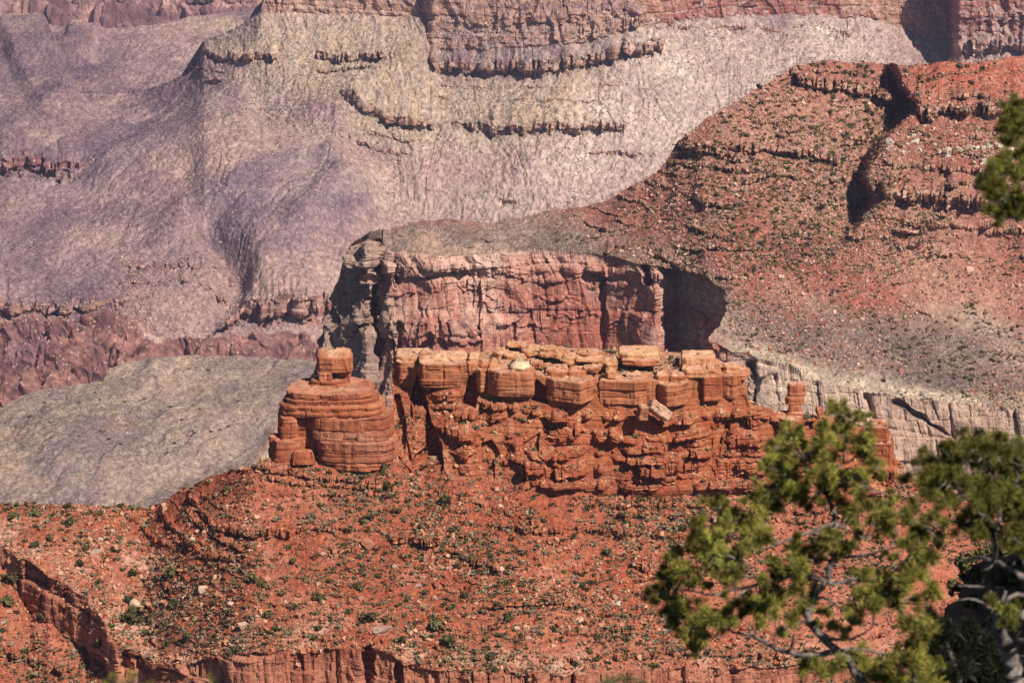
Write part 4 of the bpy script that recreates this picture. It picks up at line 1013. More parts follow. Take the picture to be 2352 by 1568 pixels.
for k_, (a_, b_, t_, bb_) in enumerate([(1120, 1240, 125, 200), (1240, 1390, 135, 215), (1400, 1540, 62, 110), (1390, 1540, 105, 165), (1260, 1410, 50, 85), (1590, 1720, 80, 130), (1800, 1930, 175, 245), (1930, 2160, 170, 230), (1600, 1700, 140, 190), (1700, 1800, 120, 180), (1940, 2110, 120, 165), (2020, 2170, 260, 340), (2180, 2300, 225, 290), (1490, 1545, 215, 295), (1540, 1620, 225, 290)]):
    a_, b_ = a_ - 18 * (k_ % 3), b_ + 22 * ((k_ + 1) % 3)
    t_ = bb_ - (bb_ - t_) * (.95, .6, .72)[k_ % 3]
    cap(Z5, [a_, a_ + 12, a_ + (b_ - a_) * (.35, .6, .5)[k_ % 3], b_], [1.8, .2, (-.9, -.4, -1.3)[k_ % 3], (.4, 1.6, 1)[k_ % 3]], t_, bb_, (6, 8, 5)[k_ % 3], 30 + k_, tilt=((.06, -.05, .02)[k_ % 3], (.05, -.04, -.08)[k_ % 3]), off=(330 - t_) * .085 - 2, bev=.2, ca=CAPA, cb=(.60, .34, .18), amp=.3, blk_=.8)
# right-hand end of the butte
for zz_ in [([1975, 1985, 2110, 2118], [2, 0, -.6, 2], 640, 760), ([1990, 2000, 2135, 2143], [2, 0, -.6, 2], 755, 960), ([1995, 2005, 2150, 2160], [2, 0, -.5, 2], 985, 1130), ([2160, 2166, 2228, 2236], [1, 0, -.3, 2], 988, 1130), ([1300, 1370, 1475, 1485], [4, 0, -.5, 2], 592, 700)]:
    blk(Z6, zz_[0], zz_[1], zz_[2], zz_[3], 10, 50 + int(zz_[2]), off=-6, name='pillar', root=butte, mat=M_butte, ca=RED1, cb=RED2, amp=.3)

# ---- loose rocks lying on the butte
def rock_thing(name, label, cat, parts, group=None):
    o = parts
    return tag(o, label, cat, group)
def lone(zf, xs, dds, yt, yb, T, seed, label, off=-1., **kw):
    o = blk(zf, xs, dds, yt, yb, T, seed, off=off, name='boulder', **kw)
    return tag(o, label, 'boulder')
lone(Z5, [1262, 1300, 1400, 1482], [2, 0, -.3, 2], 218, 334, 6.5, 70, 'rounded cream boulder perched on the top edge of the butte caprock', off=-2.5, bev=3.6, dome=1.2, ca=(.66, .47, .29), cb=(.74, .58, .40), amp=.4)
lone(Z6, [38, 60, 112, 120], [1, 0, 0, 1], 225, 290, 5, 71, 'small pale angular boulder beside a dark cleft on the caprock', off=-1.5, bev=1.2, ca=CAPB, cb=(.68, .44, .25))
# leaning slab
def tilted(name, c, size, rot, label, col, seed, mat=None):
    mb = MB()
    w_, d_, h_ = size
    prism(mb, [(-w_ / 2, -d_ / 2), (w_ / 2, -d_ / 2), (w_ / 2, d_ / 2), (-w_ / 2, d_ / 2)], -h_ / 2, h_ / 2, bev=.4, step=.4, amp=.25, seed=seed, ca=col[0], cb=col[1], dome=0)
    o = mb.build(name, mat or M_cap)
    o.location = c
    o.rotation_euler = rot
    return tag(o, label, 'boulder')
u_, v_ = Z6(432, 515)
tilted('boulder', pt(u_, v_, float(np.interp(u_, U, dF)) - 6.5).tolist(), (8.6, 5, 3.6), (math.radians(-18), math.radians(38), math.radians(10)), 'pale tan oblong slab leaning on the ledge below the caprock', ((.56, .36, .25), (.66, .48, .36)), 72)
u_, v_ = Z6(312, 530)
tilted('boulder', pt(u_, v_, float(np.interp(u_, U, dF)) - 6).tolist(), (3.4, 4, 5), (.1, .15, .3), 'dark upright rust block beside the leaning pale slab', ((.36, .17, .10), (.44, .22, .13)), 73)
u_, v_ = Z6(1610, 516)
tilted('boulder', pt(u_, v_ + 2, float(np.interp(u_, U, dF)) + 1).tolist(), (2.6, 2.6, 3.6), (.1, -.35, .3), 'orange pointed boulder on the ridge crest beside the balanced rock', (CAPA, CAPB), 74)
u_, v_ = Z6(1672, 534)
tilted('boulder', pt(u_, v_ + 1, float(np.interp(u_, U, dF)) + 1).tolist(), (2.6, 2.0, 1.5), (0, .1, .2), 'low flat orange rock right of the pointed one on the ridge crest', (CAPA, CAPB), 75)
u_, v_ = Z6(1925, 575)
tilted('boulder', pt(u_, v_ + 2, float(np.interp(u_, U, dF)) + 1).tolist(), (3.4, 2.0, 1.6), (0, .2, .2), 'small rust rock near the right end of the butte crest', (RED1, CAPA), 76)

# ---- balanced rock on the ridge
hu, hv = Z6(1430, 560)
hd = float(np.interp(hu, U, dF)) - 1.0
hood = empty('balanced_rock', pt(hu, hv, hd).tolist(), 'slim balanced rock of two stacked orange blocks on the butte ridge', 'rock formation')
hb = lambda xs, dds, yt, yb, T, sd, nm, **k: blk(Z6, xs, dds, yt, yb, T, sd, base=hd, name=nm, root=hood, **{**dict(ca=CAPA, cb=CAPB, amp=.22, bev=.6, step=.3), **k})
hb([1365, 1380, 1480, 1492], [1, 0, 0, 1], 538, 568, 4.5, 80, 'plinth', mat=M_butte, ca=RED1, cb=RED2, grooves=[(.5, .3)])
hb([1385, 1400, 1462, 1478], [1.4, .6, .6, 1.4], 478, 542, 3.2, 81, 'pedestal', ca=(.44, .17, .08))
hb([1362, 1385, 1430, 1502], [1.6, 0, -.4, .8], 418, 486, 4, 82, 'middle_block', ca=(.40, .16, .08))
hb([1378, 1392, 1440, 1513], [1.4, 0, -.5, .8], 335, 420, 4.2, 83, 'top_block', bev=.35, dome=.15)

# ---- the tower
tu = Z4(740, 0)[0]
td = 1012.0
tower = empty('rock_tower', pt(tu, 1080, td + 10).tolist(), 'rounded banded red sandstone tower standing alone left of the butte', 'rock formation')
def bed(xl, xr, yt, yb, seed, name='bed', ry=.62, n=3.0, dd=0.0, cx=None, mat=None, root=tower, jag=.05, **kw):
    (ul, _), (ur, _) = Z4(xl, 0), Z4(xr, 0)
    d = td + dd
    um = (ul + ur) / 2
    rx = (ur - ul) / 2 * (d + 14) / F
    ryy = rx * ry
    vm = Z4(0, (yt + yb) / 2)[1]
    c = xy_at(um, vm, d); c = (c[0] * (1 + ryy / d), c[1] + ryy)
    th = np.linspace(0, 2 * np.pi, 72, endpoint=False)
    r = (np.abs(np.cos(th)) ** n + np.abs(np.sin(th)) ** n) ** (-1 / n)
    r = r * (1 + jag * fbm(np.cos(th) * 2.2 + seed, np.sin(th) * 2.2, None, 3, 3))
    fp = np.stack([c[0] + rx * r * np.cos(th), c[1] + ryy * r * np.sin(th)], -1)
    mb = MB()
    prism(mb, fp, z_at(um, Z4(0, yb)[1], d), z_at(um, Z4(0, yt)[1], d), seed=seed, **{**dict(bev=.14, amp=.28, blk_=.5, ca=RED1, cb=(.48, .20, .11), step=.35, strat=.12, ctop=(.52, .27, .18)), **kw})
    return under(mb.build(name, mat or M_butte), root)
bed(285, 1118, 492, 568, 301, dd=.8, cb=(.56, .30, .19), grooves=[(.08, .3)])
bed(262, 1160, 562, 622, 302, dd=.7, grooves=[(.1, .6), (.5, .3)])
bed(205, 1226, 616, 738, 303, dd=.1, grooves=[(.97, .5), (.55, .3), (.75, .2), (.05, .5)])
bed(470, 1295, 738, 880, 304, dd=-.5, ry=.7, ca=(.38, .14, .075), grooves=[(.03, .5)])
bed(500, 1312, 872, 978, 305, dd=-.7, ry=.7, ca=(.36, .14, .08), cb=(.44, .22, .15), grooves=[(.04, .6), (.95, .3)])
bed(575, 1355, 972, 1196, 306, dd=-1.2, ry=.7, ca=(.35, .13, .075), cb=(.44, .20, .13), grooves=[(.5, .15), (.04, .6)])
bed(700, 1320, 1180, 1250, 307, dd=0, ry=.75, taper=-.5)
bed(190, 700, 730, 1190, 308, dd=7.0, ry=.9, grooves=[(.6, .3)])
bed(190, 388, 712, 1010, 309, 'buttress', dd=3.5, ry=1.2, n=3.4, grooves=[(.75, .2), (.4, .3)])
bed(110, 420, 960, 1190, 310, 'buttress', dd=1.8, ry=.8, n=2.6, taper=.8)
bed(300, 540, 1060, 1195, 311, 'buttress', dd=-.5, ry=.7, n=2.4, taper=1.2)
bed(85, 215, 900, 1140, 312, 'buttress', dd=7, ry=1.2, n=2.6, grooves=[(.55, .4)])
bed(480, 900, 372, 432, 313, 'slab', dd=8, ry=.7, ca=RED1, cb=CAPA, grooves=[(.5, .5)], taper=.8)
bed(300, 1100, 455, 496, 314, 'rubble_cap', dd=3.5, ry=.75, taper=2.5, cb=(.58, .36, .25), amp=.5)
bd = td + 9
bk_ = empty('balanced_boulder', pt(*Z4(735, 385), bd).tolist(), 'big cube-like orange boulder balanced on top of the red tower', 'boulder')
bb = lambda xs, dds, yt, yb, T, sd, nm, **k: blk(Z4, xs, dds, yt, yb, T, sd, base=bd, name=nm, root=bk_, **{**dict(ca=CAPA, cb=CAPB, amp=.3, step=.35), **k})
bb([565, 580, 720, 860, 906], [2.5, 0, -1.2, -.6, 3], 128, 296, 10, 91, 'block', bev=.9, dome=1.6)
bb([574, 582, 700, 708], [1.5, 0, -.8, 1], 285, 385, 9, 92, 'foot', bev=.4, grooves=[(.62, .2)])
bb([700, 760, 880, 890], [5.5, 5, 2.6, 3.5], 285, 388, 6, 93, 'foot', bev=.4, ca=(.40, .15, .07))


# ================================================================== loose stones, scrub and shrubs
CUBE = np.array([[-1, -1, -1], [1, -1, -1], [1, 1, -1], [-1, 1, -1], [-1, -1, 1], [1, -1, 1], [1, 1, 1], [-1, 1, 1]], np.float32)
CUBEF = np.array([[0, 3, 2, 1], [4, 5, 6, 7], [0, 1, 5, 4], [1, 2, 6, 5], [2, 3, 7, 6], [3, 0, 4, 7]])
OCT = np.array([[1, 0, 0], [0, 1, 0], [-1, 0, 0], [0, -1, 0], [0, 0, 1], [0, 0, -.4]], np.float32)
OCTF = np.array([[0, 1, 4], [1, 2, 4], [2, 3, 4], [3, 0, 4], [1, 0, 5], [2, 1, 5], [3, 2, 5], [0, 3, 5]])

def _tuft():
    r = np.random.RandomState(3); V = []
    for i in range(9):
        p = r.normal(0, .45, 3) * [1, 1, .5] + [0, 0, .35]
        a = r.normal(0, 1, 3); a /= np.linalg.norm(a); b = np.cross(a, r.normal(0, 1, 3)); b /= np.linalg.norm(b)
        V += [p - a * .5 - b * .3, p + a * .4 - b * .4, p + a * .5 + b * .35, p - a * .35 + b * .5]
    return np.array(V, np.float32), np.arange(36).reshape(9, 4)
TUFT, TUFTF = _tuft()

def rotm(n, rs, flat=1.0):
    a, b, c = rs.uniform(0, 6.283, n), rs.normal(0, .45 * flat, n), rs.normal(0, .45 * flat, n)
    ca, sa, cb, sb, cc, sc_ = np.cos(a), np.sin(a), np.cos(b), np.sin(b), np.cos(c), np.sin(c)
    Z, O = np.zeros(n), np.ones(n)
    A = np.stack([ca, -sa, Z, sa, ca, Z, Z, Z, O], -1).reshape(n, 3, 3)
    B = np.stack([cb, Z, sb, Z, O, Z, -sb, Z, cb], -1).reshape(n, 3, 3)
    C_ = np.stack([O, Z, Z, Z, cc, -sc_, Z, sc_, cc], -1).reshape(n, 3, 3)
    return A @ B @ C_

def pick(S, n, w, rs, minz=None):
    w = np.array(w, float)
    vis = np.ones_like(w)
    w = np.where((S.V > 1600) | (S.UU < -60) | (S.UU > 2420), 0, w * (S.vbot - S.vtop)[None])
    p = np.maximum(w, 0).ravel(); p /= p.sum()
    return rs.choice(p.size, n, p=p)

def scree(S, name, n, w, size, cols, seed, mat, jit=.5, squash=(.9, .75, .6), shape='cube'):
    """size in picture units; every stone has its own size, turn and colour"""
    rs = np.random.RandomState(seed)
    k = pick(S, n, w, rs)
    pos = S.P.reshape(-1, 3)[k] + rs.normal(0, .25, (n, 3)) * [1, 1, 0]
    m = S.D.ravel()[k] / F
    sz = size[0] * (rs.pareto(size[2], n) + 1)
    sz = np.minimum(sz, size[1]) * m * .5
    B, BF = {'cube': (CUBE, CUBEF), 'oct': (OCT, OCTF), 'tuft': (TUFT, TUFTF)}[shape]
    V = B[None] * (1 + jit * (rs.rand(n, len(B), 3) - .5) * 2) * (np.array(squash) * (1 + .5 * (rs.rand(n, 3) - .5)))[:, None, :] * (1. if shape != 'cube' else .82)
    R = rotm(n, rs, 1.0 if shape == 'cube' else .4)
    V = np.einsum('nij,nkj->nki', R, V) * sz[:, None, None] + pos[:, None, :] + np.array([0, 0, .2]) * sz[:, None, None]
    t = rs.rand(n)
    c = C3(cols[0], cols[1], t)
    if len(cols) > 2: c = np.where((rs.rand(n) < .25)[:, None], np.asarray(cols[2]), c)
    c = c * (1 + .25 * (rs.rand(n, 1) - .5))
    fq = (BF[None] + (np.arange(n) * len(B))[:, None, None]).reshape(-1, BF.shape[1])
    o = mesh_np(name, V, fq, mat, None, np.repeat(c, len(B), 0))
    return tag(o, kind='stuff')

def leafmat(name, rough=.8, var=.3):
    m = bpy.data.materials.new(name); m.use_nodes = True
    n, l = m.node_tree.nodes, m.node_tree.links
    b = n['Principled BSDF']; b.inputs['Roughness'].default_value = rough; b.inputs['Specular IOR Level'].default_value = .15
    a = n.new('ShaderNodeAttribute'); a.attribute_name = 'geo'
    t = n.new('ShaderNodeTexNoise'); t.inputs['Scale'].default_value = 1.1
    h = n.new('ShaderNodeHueSaturation'); r = n.new('ShaderNodeMapRange')
    oi = n.new('ShaderNodeObjectInfo')
    g = n.new('ShaderNodeNewGeometry'); l.new(g.outputs['Position'], t.inputs['Vector'])
    r.inputs[1].default_value = .3; r.inputs[2].default_value = .7; r.inputs[3].default_value = 1 - var; r.inputs[4].default_value = 1 + var
    l.new(t.outputs['Fac'], r.inputs[0])
    mm = n.new('ShaderNodeMath'); mm.operation = 'MULTIPLY_ADD'; l.new(oi.outputs['Random'], mm.inputs[0]); mm.inputs[1].default_value = .5
    l.new(r.outputs[0], mm.inputs[2])
    ms = n.new('ShaderNodeMath'); ms.operation = 'SUBTRACT'; l.new(mm.outputs[0], ms.inputs[0]); ms.inputs[1].default_value = .25
    l.new(a.outputs['Color'], h.inputs['Color']); l.new(ms.outputs[0], h.inputs['Value'])
    l.new(h.outputs['Color'], b.inputs['Base Color'])
    return m

M_leaf = leafmat('juniper_foliage')
M_sage = leafmat('sage_foliage')
M_stone = rock_mat('loose_stone', speck_amt=0, bsc=1.2, bump=.3, var=.15)
GR1, GR2 = (.095, .085, .036), (.185, .165, .075)
SG1, SG2 = (.215, .175, .105), (.34, .275, .19)

# stones
nN = fbm(SN.P[..., 0] / 18, SN.P[..., 1] / 18, None, 4, 201)
rimN = np.interp(SN.U, np.arange(-220, 2560.7, 1.5), vN1)[None]; basN = np.interp(SN.U, np.arange(-220, 2560.7, 1.5), vN2)[None]
wallN = (SN.V > rimN) & (SN.V < basN)
wN = np.where(wallN, .02, np.clip(.35 + nN, .04, 1.2)) * (1 - .75 * np.clip(SN.cl, 0, 1)) + .9 * np.exp(-((rimN - SN.V - 14) / 18.0) ** 2) * ~wallN
wN = wN * (1 - .5 * sst(1500, 2100, SN.UU)) + .8 * inpoly(SN.UU, SN.V, [(0, 1240), (330, 1250), (470, 1400), (300, 1480), (100, 1330)], 30)
scree(SN, 'scree', 15000, wN, (3.0, 15, 2.3), [(.44, .19, .11), (.58, .37, .26), (.37, .12, .065)], 1, M_stone)
nM = fbm(SM.P[..., 0] / 50, SM.P[..., 1] / 50, None, 4, 202)
rimM = np.interp(SM.U, np.arange(540, 2560.9, 1.8), vM1)[None]
wM = np.clip(.45 + nM, .05, 1.2) * (SM.V < rimM - 1) * (1 - .6 * inpoly(SM.UU, SM.V, [(2080, 150), (2400, 120), (2400, 215), (2120, 215)], 10)) * sst(1300, 1500, SM.UU + (SM.V - 500) * .3)
scree(SM, 'scree', 17000, wM, (2.6, 10, 2.6), [(.44, .23, .165), (.60, .43, .345), (.39, .15, .10)], 2, M_stone)
band_ = np.exp(-((SM.V - 350) / 16.0) ** 2) * (SM.UU > 2030)
scree(SM, 'pale_stones', 60, band_, (4, 11, 2.0), [(.50, .42, .35), (.64, .56, .48)], 3, M_stone)
wF = np.clip(.3 + fbm(SF.P[..., 0] / 90, SF.P[..., 1] / 200, None, 4, 203), .05, 1.2) * sst(430, 520, SF.UU) * sst(36, 60, SF.V) * sst(620, 420, SF.V)
scree(SF, 'scree', 10000, wF, (2.0, 6.5, 2.8), [(.40, .30, .26), (.56, .45, .38)], 4, M_stone)
wG = inpoly(SF.UU, SF.V, [(250, 590), (560, 590), (520, 700), (400, 760), (300, 760), (0, 760), (0, 700), (280, 690)], 20)
scree(SF, 'scree', 3000, wG, (2.4, 8, 2.5), [(.34, .20, .17), (.50, .36, .30)], 5, M_stone)
wP = (SB.V > 0) * sst(.55, .8, SB.normals(0)[..., 2])
scree(SB, 'rubble', 2200, wP, (3, 11, 2.2), [(.46, .21, .11), (.62, .42, .27), (.40, .14, .07)], 6, M_stone)

# scrub: many tiny tufts, too many to count
sage = [SG1, SG2, GR1]
scree(SN, 'sagebrush', 15000, np.where(wallN, .01, np.clip(.45 + .7 * fbm(SN.P[..., 0] / 22, SN.P[..., 1] / 22, None, 4, 211) + .3 * inpoly(SN.UU, SN.V, [(600, 1100), (1200, 1120), (1250, 1500), (500, 1500)], 100), .03, 1.3)), (4.6, 15, 2.3), sage, 11, M_sage, .3, (1, 1, .8), 'tuft')
scree(SM, 'sagebrush', 11000, (np.clip(.3 + fbm(SM.P[..., 0] / 45, SM.P[..., 1] / 45, None, 4, 212), .03, 1.3) + .9 * inpoly(SM.UU, SM.V, [(1560, 560), (1950, 440), (2000, 640), (1700, 690)], 60)) * (SM.V < rimM + 4) * sst(1200, 1500, SM.UU), (3.4, 11, 2.4), sage, 12, M_sage, .3, (1, 1, .8), 'tuft')
scree(SM, 'sagebrush', 5200, (np.clip(.5 + nM, .1, 1.2)) * ((SM.V < rimM + 4) & (SM.UU < 1700) | (SM.V > rimM - 150) & (SM.V < rimM + 30)), (2.2, 5, 3), [(.16, .13, .11), (.22, .18, .14)], 13, M_sage, .7, (1, 1, .7), 'oct')
scree(SF, 'sagebrush', 30000, np.clip(.5 + fbm(SF.P[..., 0] / 120, SF.P[..., 1] / 240, None, 4, 213), .1, 1.2) * (SF.V < 760) * (SF.V > 30), (1.9, 4.5, 3), [(.17, .14, .13), (.25, .20, .17), (.13, .12, .085)], 14, M_sage, .6, (1, 1, .8), 'oct')
scree(SPl, 'sagebrush', 17000, np.clip(.5 + fbm(SPl.P[..., 0] / 60, SPl.P[..., 1] / 120, None, 4, 214), .1, 1.2), (2.0, 4.5, 3), [(.17, .145, .12), (.25, .21, .17), (.13, .125, .08)], 15, M_sage, .6, (1, 1, .8), 'oct')
scree(SB, 'sagebrush', 520, wP * (SB.cl < .6), (5, 16, 2.4), [(.13, .125, .08), (.20, .19, .13), GR2], 16, M_sage, .3, (1, 1, .8), 'tuft')

# the many smaller junipers beyond the ones built singly
wJ = np.clip(.2 + fbm(SM.P[..., 0] / 60, SM.P[..., 1] / 60, None, 3, 221), .02, 1) * (SM.V < rimM - 8) * sst(1420, 1560, SM.UU) + 1.0 * inpoly(SM.UU, SM.V, [(1560, 330), (1830, 160), (2050, 230), (2000, 420), (1900, 600), (1700, 640)], 40)
scree(SM, 'small_junipers', 1000, wJ, (5.5, 12, 3.0), [GR1, GR2], 17, M_sage, .3, (1, 1, .95), 'tuft')
scree(SN, 'small_junipers', 420, np.where(wallN, 0, np.clip(.3 + fbm(SN.P[..., 0] / 22, SN.P[..., 1] / 22, None, 4, 211), .03, 1)), (8, 15, 3.0), [GR1, GR2], 18, M_sage, .3, (1, 1, .95), 'tuft')

# shrubs one can count
def shrub_mesh(seed, tall=1.0, n=150):
    rs = np.random.RandomState(seed)
    nl = rs.randint(3, 6)
    lc = np.stack([rs.uniform(-.5, .5, nl), rs.uniform(-.5, .5, nl), rs.uniform(.3, .75, nl) * tall], -1)
    lr = rs.uniform(.35, .6, nl)
    li = rs.randint(0, nl, n)
    d = rs.normal(0, 1, (n, 3)); d /= np.linalg.norm(d, axis=1, keepdims=True)
    p = lc[li] + d * (lr[li] * rs.uniform(.55, 1.05, n))[:, None] * [1, 1, .85 * tall ** .5]
    p[:, 2] = np.maximum(p[:, 2], .02)
    a = rs.normal(0, 1, (n, 3)); a /= np.linalg.norm(a, axis=1, keepdims=True)
    b = np.cross(a, d + .6 * rs.normal(0, 1, (n, 3))); b /= np.linalg.norm(b, axis=1, keepdims=True)
    s_ = rs.uniform(.10, .22, n)[:, None]
    V = np.stack([p - a * s_ - b * s_ * .7, p + a * s_ * .9 - b * s_ * .8, p + a * s_ + b * s_ * .7, p - a * s_ * .8 + b * s_], 1)
    c = C3(GR1, GR2, rs.rand(n) * .7 + .3 * (p[:, 2] / tall))
    mb = MB()
    mb.add(V, np.arange(n * 4).reshape(n, 4), np.repeat(c, 4, 0))
    for q in range(3):           # short stems
        a0 = rs.uniform(-.1, .1, 2); a1 = rs.uniform(-.35, .35, 2)
        w = .05
        st = np.array([[a0[0] - w, a0[1], -.25], [a0[0] + w, a0[1], -.25], [a0[0], a0[1] + w, -.25], [a1[0] - w * .5, a1[1], .5], [a1[0] + w * .5, a1[1], .5], [a1[0], a1[1] + w * .5, .5]])
        mb.add(st, [[0, 1, 4, 3], [1, 2, 5, 4], [2, 0, 3, 5]], (.16, .12, .09))
    return mb.build('juniper_shrub', M_leaf, link=False)
SHR = [shrub_mesh(i, 1.0 + .12 * (i % 3)) for i in range(7)] + [shrub_mesh(20 + i, 1.7) for i in range(2)]

class Finder:
    def __init__(s, S):
        u, v, _ = project(S.P)
        s.P, s.u, s.v, s.D = S.P.reshape(-1, 3), u.ravel().astype(np.float32), v.ravel().astype(np.float32), S.D.ravel()
        s.r = np.arange(len(s.u))
    def __call__(s, u, v):
        k = int(np.argmin((s.u - u) ** 2 + (s.v - v) ** 2))
        return s.P[k], s.D[k]
FN, FM, FPl = Finder(SN), Finder(SM), Finder(SPl)

def place(me, P, size, rz, name, label, cat, group=None, sq=(1, 1, 1)):
    o = bpy.data.objects.new(name, me); COL.objects.link(o)
    o.location = P.tolist(); o.rotation_euler = (0, 0, rz); o.scale = (size * sq[0], size * sq[1], size * sq[2])
    return tag(o, label, cat, group)

rs = np.random.RandomState(5)
QA = lambda x, y: (x * .33594, 1044.7 + y * .33594)
QB = lambda x, y: (781 + x * .33594, 1044.7 + y * .33594)
uniq = {('A', 1175): 'largest round dark juniper on bare red soil left of centre', ('A', 960): 'wide sprawling juniper just above the bend of the lower red cliff',
        ('A', 1290): 'bright green juniper on a patch of bare soil above the lower cliff', ('A', 680): 'tall juniper standing in the shadow at the foot of the lower cliff',
        ('A', 1720): 'juniper beside the big rust boulder on the left slope', ('A', 480): 'grey-green juniper on the red bench at far left, nearest the bare patch',
        ('B', 1145): 'tall cone-shaped juniper on the open red soil below the low ledge', ('B', 190): 'dark juniper behind the big flat slab near the lower cliff', ('B', 635): 'wide low juniper upslope of the dark one at lower centre',
        ('B', 740): 'dense dark juniper at lower centre above the bottom ledge', ('B', 285): 'juniper at the right foot of the red tower', ('B', 1815): 'spreading juniper beside a square block on the right of the red slope'}
spots = [('A', x, y, r) for x, y, r in [(1175, 820, 55), (905, 825, 35), (330, 580, 40), (480, 480, 50), (225, 420, 42), (110, 440, 45), (350, 430, 30), (235, 620, 38), (540, 760, 35), (590, 650, 28), (1720, 870, 45), (1290, 1250, 38), (960, 1150, 85), (1460, 1030, 30), (1190, 1040, 50), (2000, 745, 32), (1970, 635, 24), (1135, 1310, 28), (1580, 1360, 25), (1640, 1340, 25), (1840, 1110, 40), (2170, 985, 40), (290, 1120, 40), (680, 1320, 50), (40, 870, 60), (40, 1020, 50), (190, 1360, 30), (880, 1000, 34), (980, 1040, 34), (760, 660, 20), (685, 405, 25), (560, 565, 22), (1550, 245, 28), (2075, 255, 25), (1915, 375, 25), (460, 360, 30), (830, 360, 24), (900, 365, 22), (1350, 1310, 28), (850, 1130, 40), (1000, 1220, 26), (660, 890, 30), (1790, 900, 34), (2250, 870, 26), (2300, 1190, 26), (2180, 1195, 30), (1890, 1200, 30), (110, 1090, 30), (1050, 590, 18), (1430, 1090, 20)]] + \
        [('B', x, y, r) for x, y, r in [(285, 95, 42), (330, 225, 40), (725, 320, 45), (380, 400, 35), (215, 435, 35), (1695, 375, 24), (1390, 460, 25), (1595, 570, 26), (2140, 565, 28), (1815, 680, 38), (785, 520, 30), (1050, 490, 22), (710, 660, 24), (120, 915, 34), (260, 830, 30), (1140, 880, 28), (1655, 900, 32), (2030, 965, 22), (745, 1060, 25), (1145, 1130, 40), (1565, 1060, 30), (1625, 1045, 28), (1450, 1190, 28), (190, 1130, 55), (635, 1180, 70), (740, 1285, 58), (410, 1290, 45), (1045, 1400, 40), (1065, 1478, 28), (1130, 1478, 22), (1610, 1448, 36), (1705, 1350, 22), (1765, 1408, 26), (1950, 1270, 36), (1945, 1110, 26), (2110, 1330, 25), (700, 1435, 20), (800, 772, 28), (1080, 1240, 25), (460, 1000, 28), (850, 970, 30), (590, 950, 26), (1230, 890, 26), (260, 250, 30), (440, 1110, 22), (330, 1130, 26), (1360, 1040, 18), (1660, 820, 18), (1740, 830, 18), (860, 600, 20), (500, 480, 22), (1840, 800, 18), (60, 1080, 30), (2090, 1400, 20), (1530, 800, 18)]]
for zn, x_, y_, r_ in spots:
    u_, v_ = (QA if zn == 'A' else QB)(x_, y_)
    P_, d_ = FN(u_, v_)
    tall = (zn, x_) in {('B', 1145), ('B', 1695), ('B', 1595), ('A', 680)}
    me = SHR[7 + rs.randint(2)] if tall else SHR[rs.randint(7)]
    lab = uniq.get((zn, x_))
    if lab is None:
        if v_ < 1300 and u_ < 330: lab, gr = 'small round juniper on the flat red bench at far left', 'junipers on the left bench'
        elif u_ < 250: lab, gr = 'juniper on the rubble slope below the lower red cliff at far left', 'junipers below the lower cliff'
        elif u_ < 800 and v_ < 1260: lab, gr = 'small juniper on the slope just below the red tower', 'junipers below the tower'
        elif u_ < 800: lab, gr = 'dark juniper among pale rubble on the left part of the red slope', 'junipers on the left of the red slope'
        elif v_ < 1270: lab, gr = 'small dark juniper on the upper red slope under the butte', 'junipers under the butte'
        else: lab, gr = 'dark juniper scattered over the lower middle of the red slope', 'junipers on the lower red slope'
    else: gr = 'marked junipers on the near slope'
    r_ = r_ * .33594 * d_ / F * 1.0
    place(me, P_, r_ * (1.05 if not tall else .95), rs.uniform(0, 6.28), 'juniper_shrub', lab, 'shrub', gr, (1.25 if r_ > 3 else 1, 1.1, 1))
# further ones, on the slope across the side canyon
wS = np.clip(.25 + fbm(SM.P[..., 0] / 60, SM.P[..., 1] / 60, None, 3, 221), .02, 1) * (SM.V < rimM - 10) * sst(1450, 1600, SM.UU) + .9 * inpoly(SM.UU, SM.V, [(1560, 330), (1830, 160), (2050, 230), (2000, 420), (1900, 560), (1700, 600)], 40) + 1.5 * inpoly(SM.UU, SM.V, [(1960, 300), (2090, 250), (2010, 460), (1940, 420)], 10) + 1.2 * inpoly(SM.UU, SM.V, [(1840, 140), (2100, 145), (2352, 130), (2352, 200), (2120, 200), (1900, 160)], 10)
k = pick(SM, 180, wS * (SM.UU < 2345) * (SM.UU > 1300), np.random.RandomState(31))
for i in k:
    P_, d_, v_, u_ = SM.P.reshape(-1, 3)[i], SM.D.ravel()[i], SM.V.ravel()[i], SM.UU.ravel()[i]
    r_ = rs.uniform(5.0, 9.5) * d_ / F * (1 if v_ < 560 else .8)
    if u_ > 2080 and v_ < 225: lab, gr = 'dark juniper on the red bench above the upper cliff band at upper right', 'junipers on the upper bench'
    elif v_ > rimM[0, np.argmin(abs(SM.U - u_))] - 140: lab, gr = 'small juniper on the grey platform above the pale cliff', 'junipers on the grey platform'
    elif u_ > float(np.interp(v_, [100, 200, 240, 330, 400, 460, 560, 700], [2020, 2062, 2100, 2010, 1972, 1998, 1930, 1880])): lab, gr = 'dark juniper on the ledgy slope right of the shaded gully', 'junipers right of the gully'
    else: lab, gr = 'dark juniper on the rubbly slope left of the shaded gully', 'junipers left of the gully'
    place(SHR[rs.randint(7)], P_, r_, rs.uniform(0, 6.28), 'juniper_shrub', lab, 'shrub', gr)

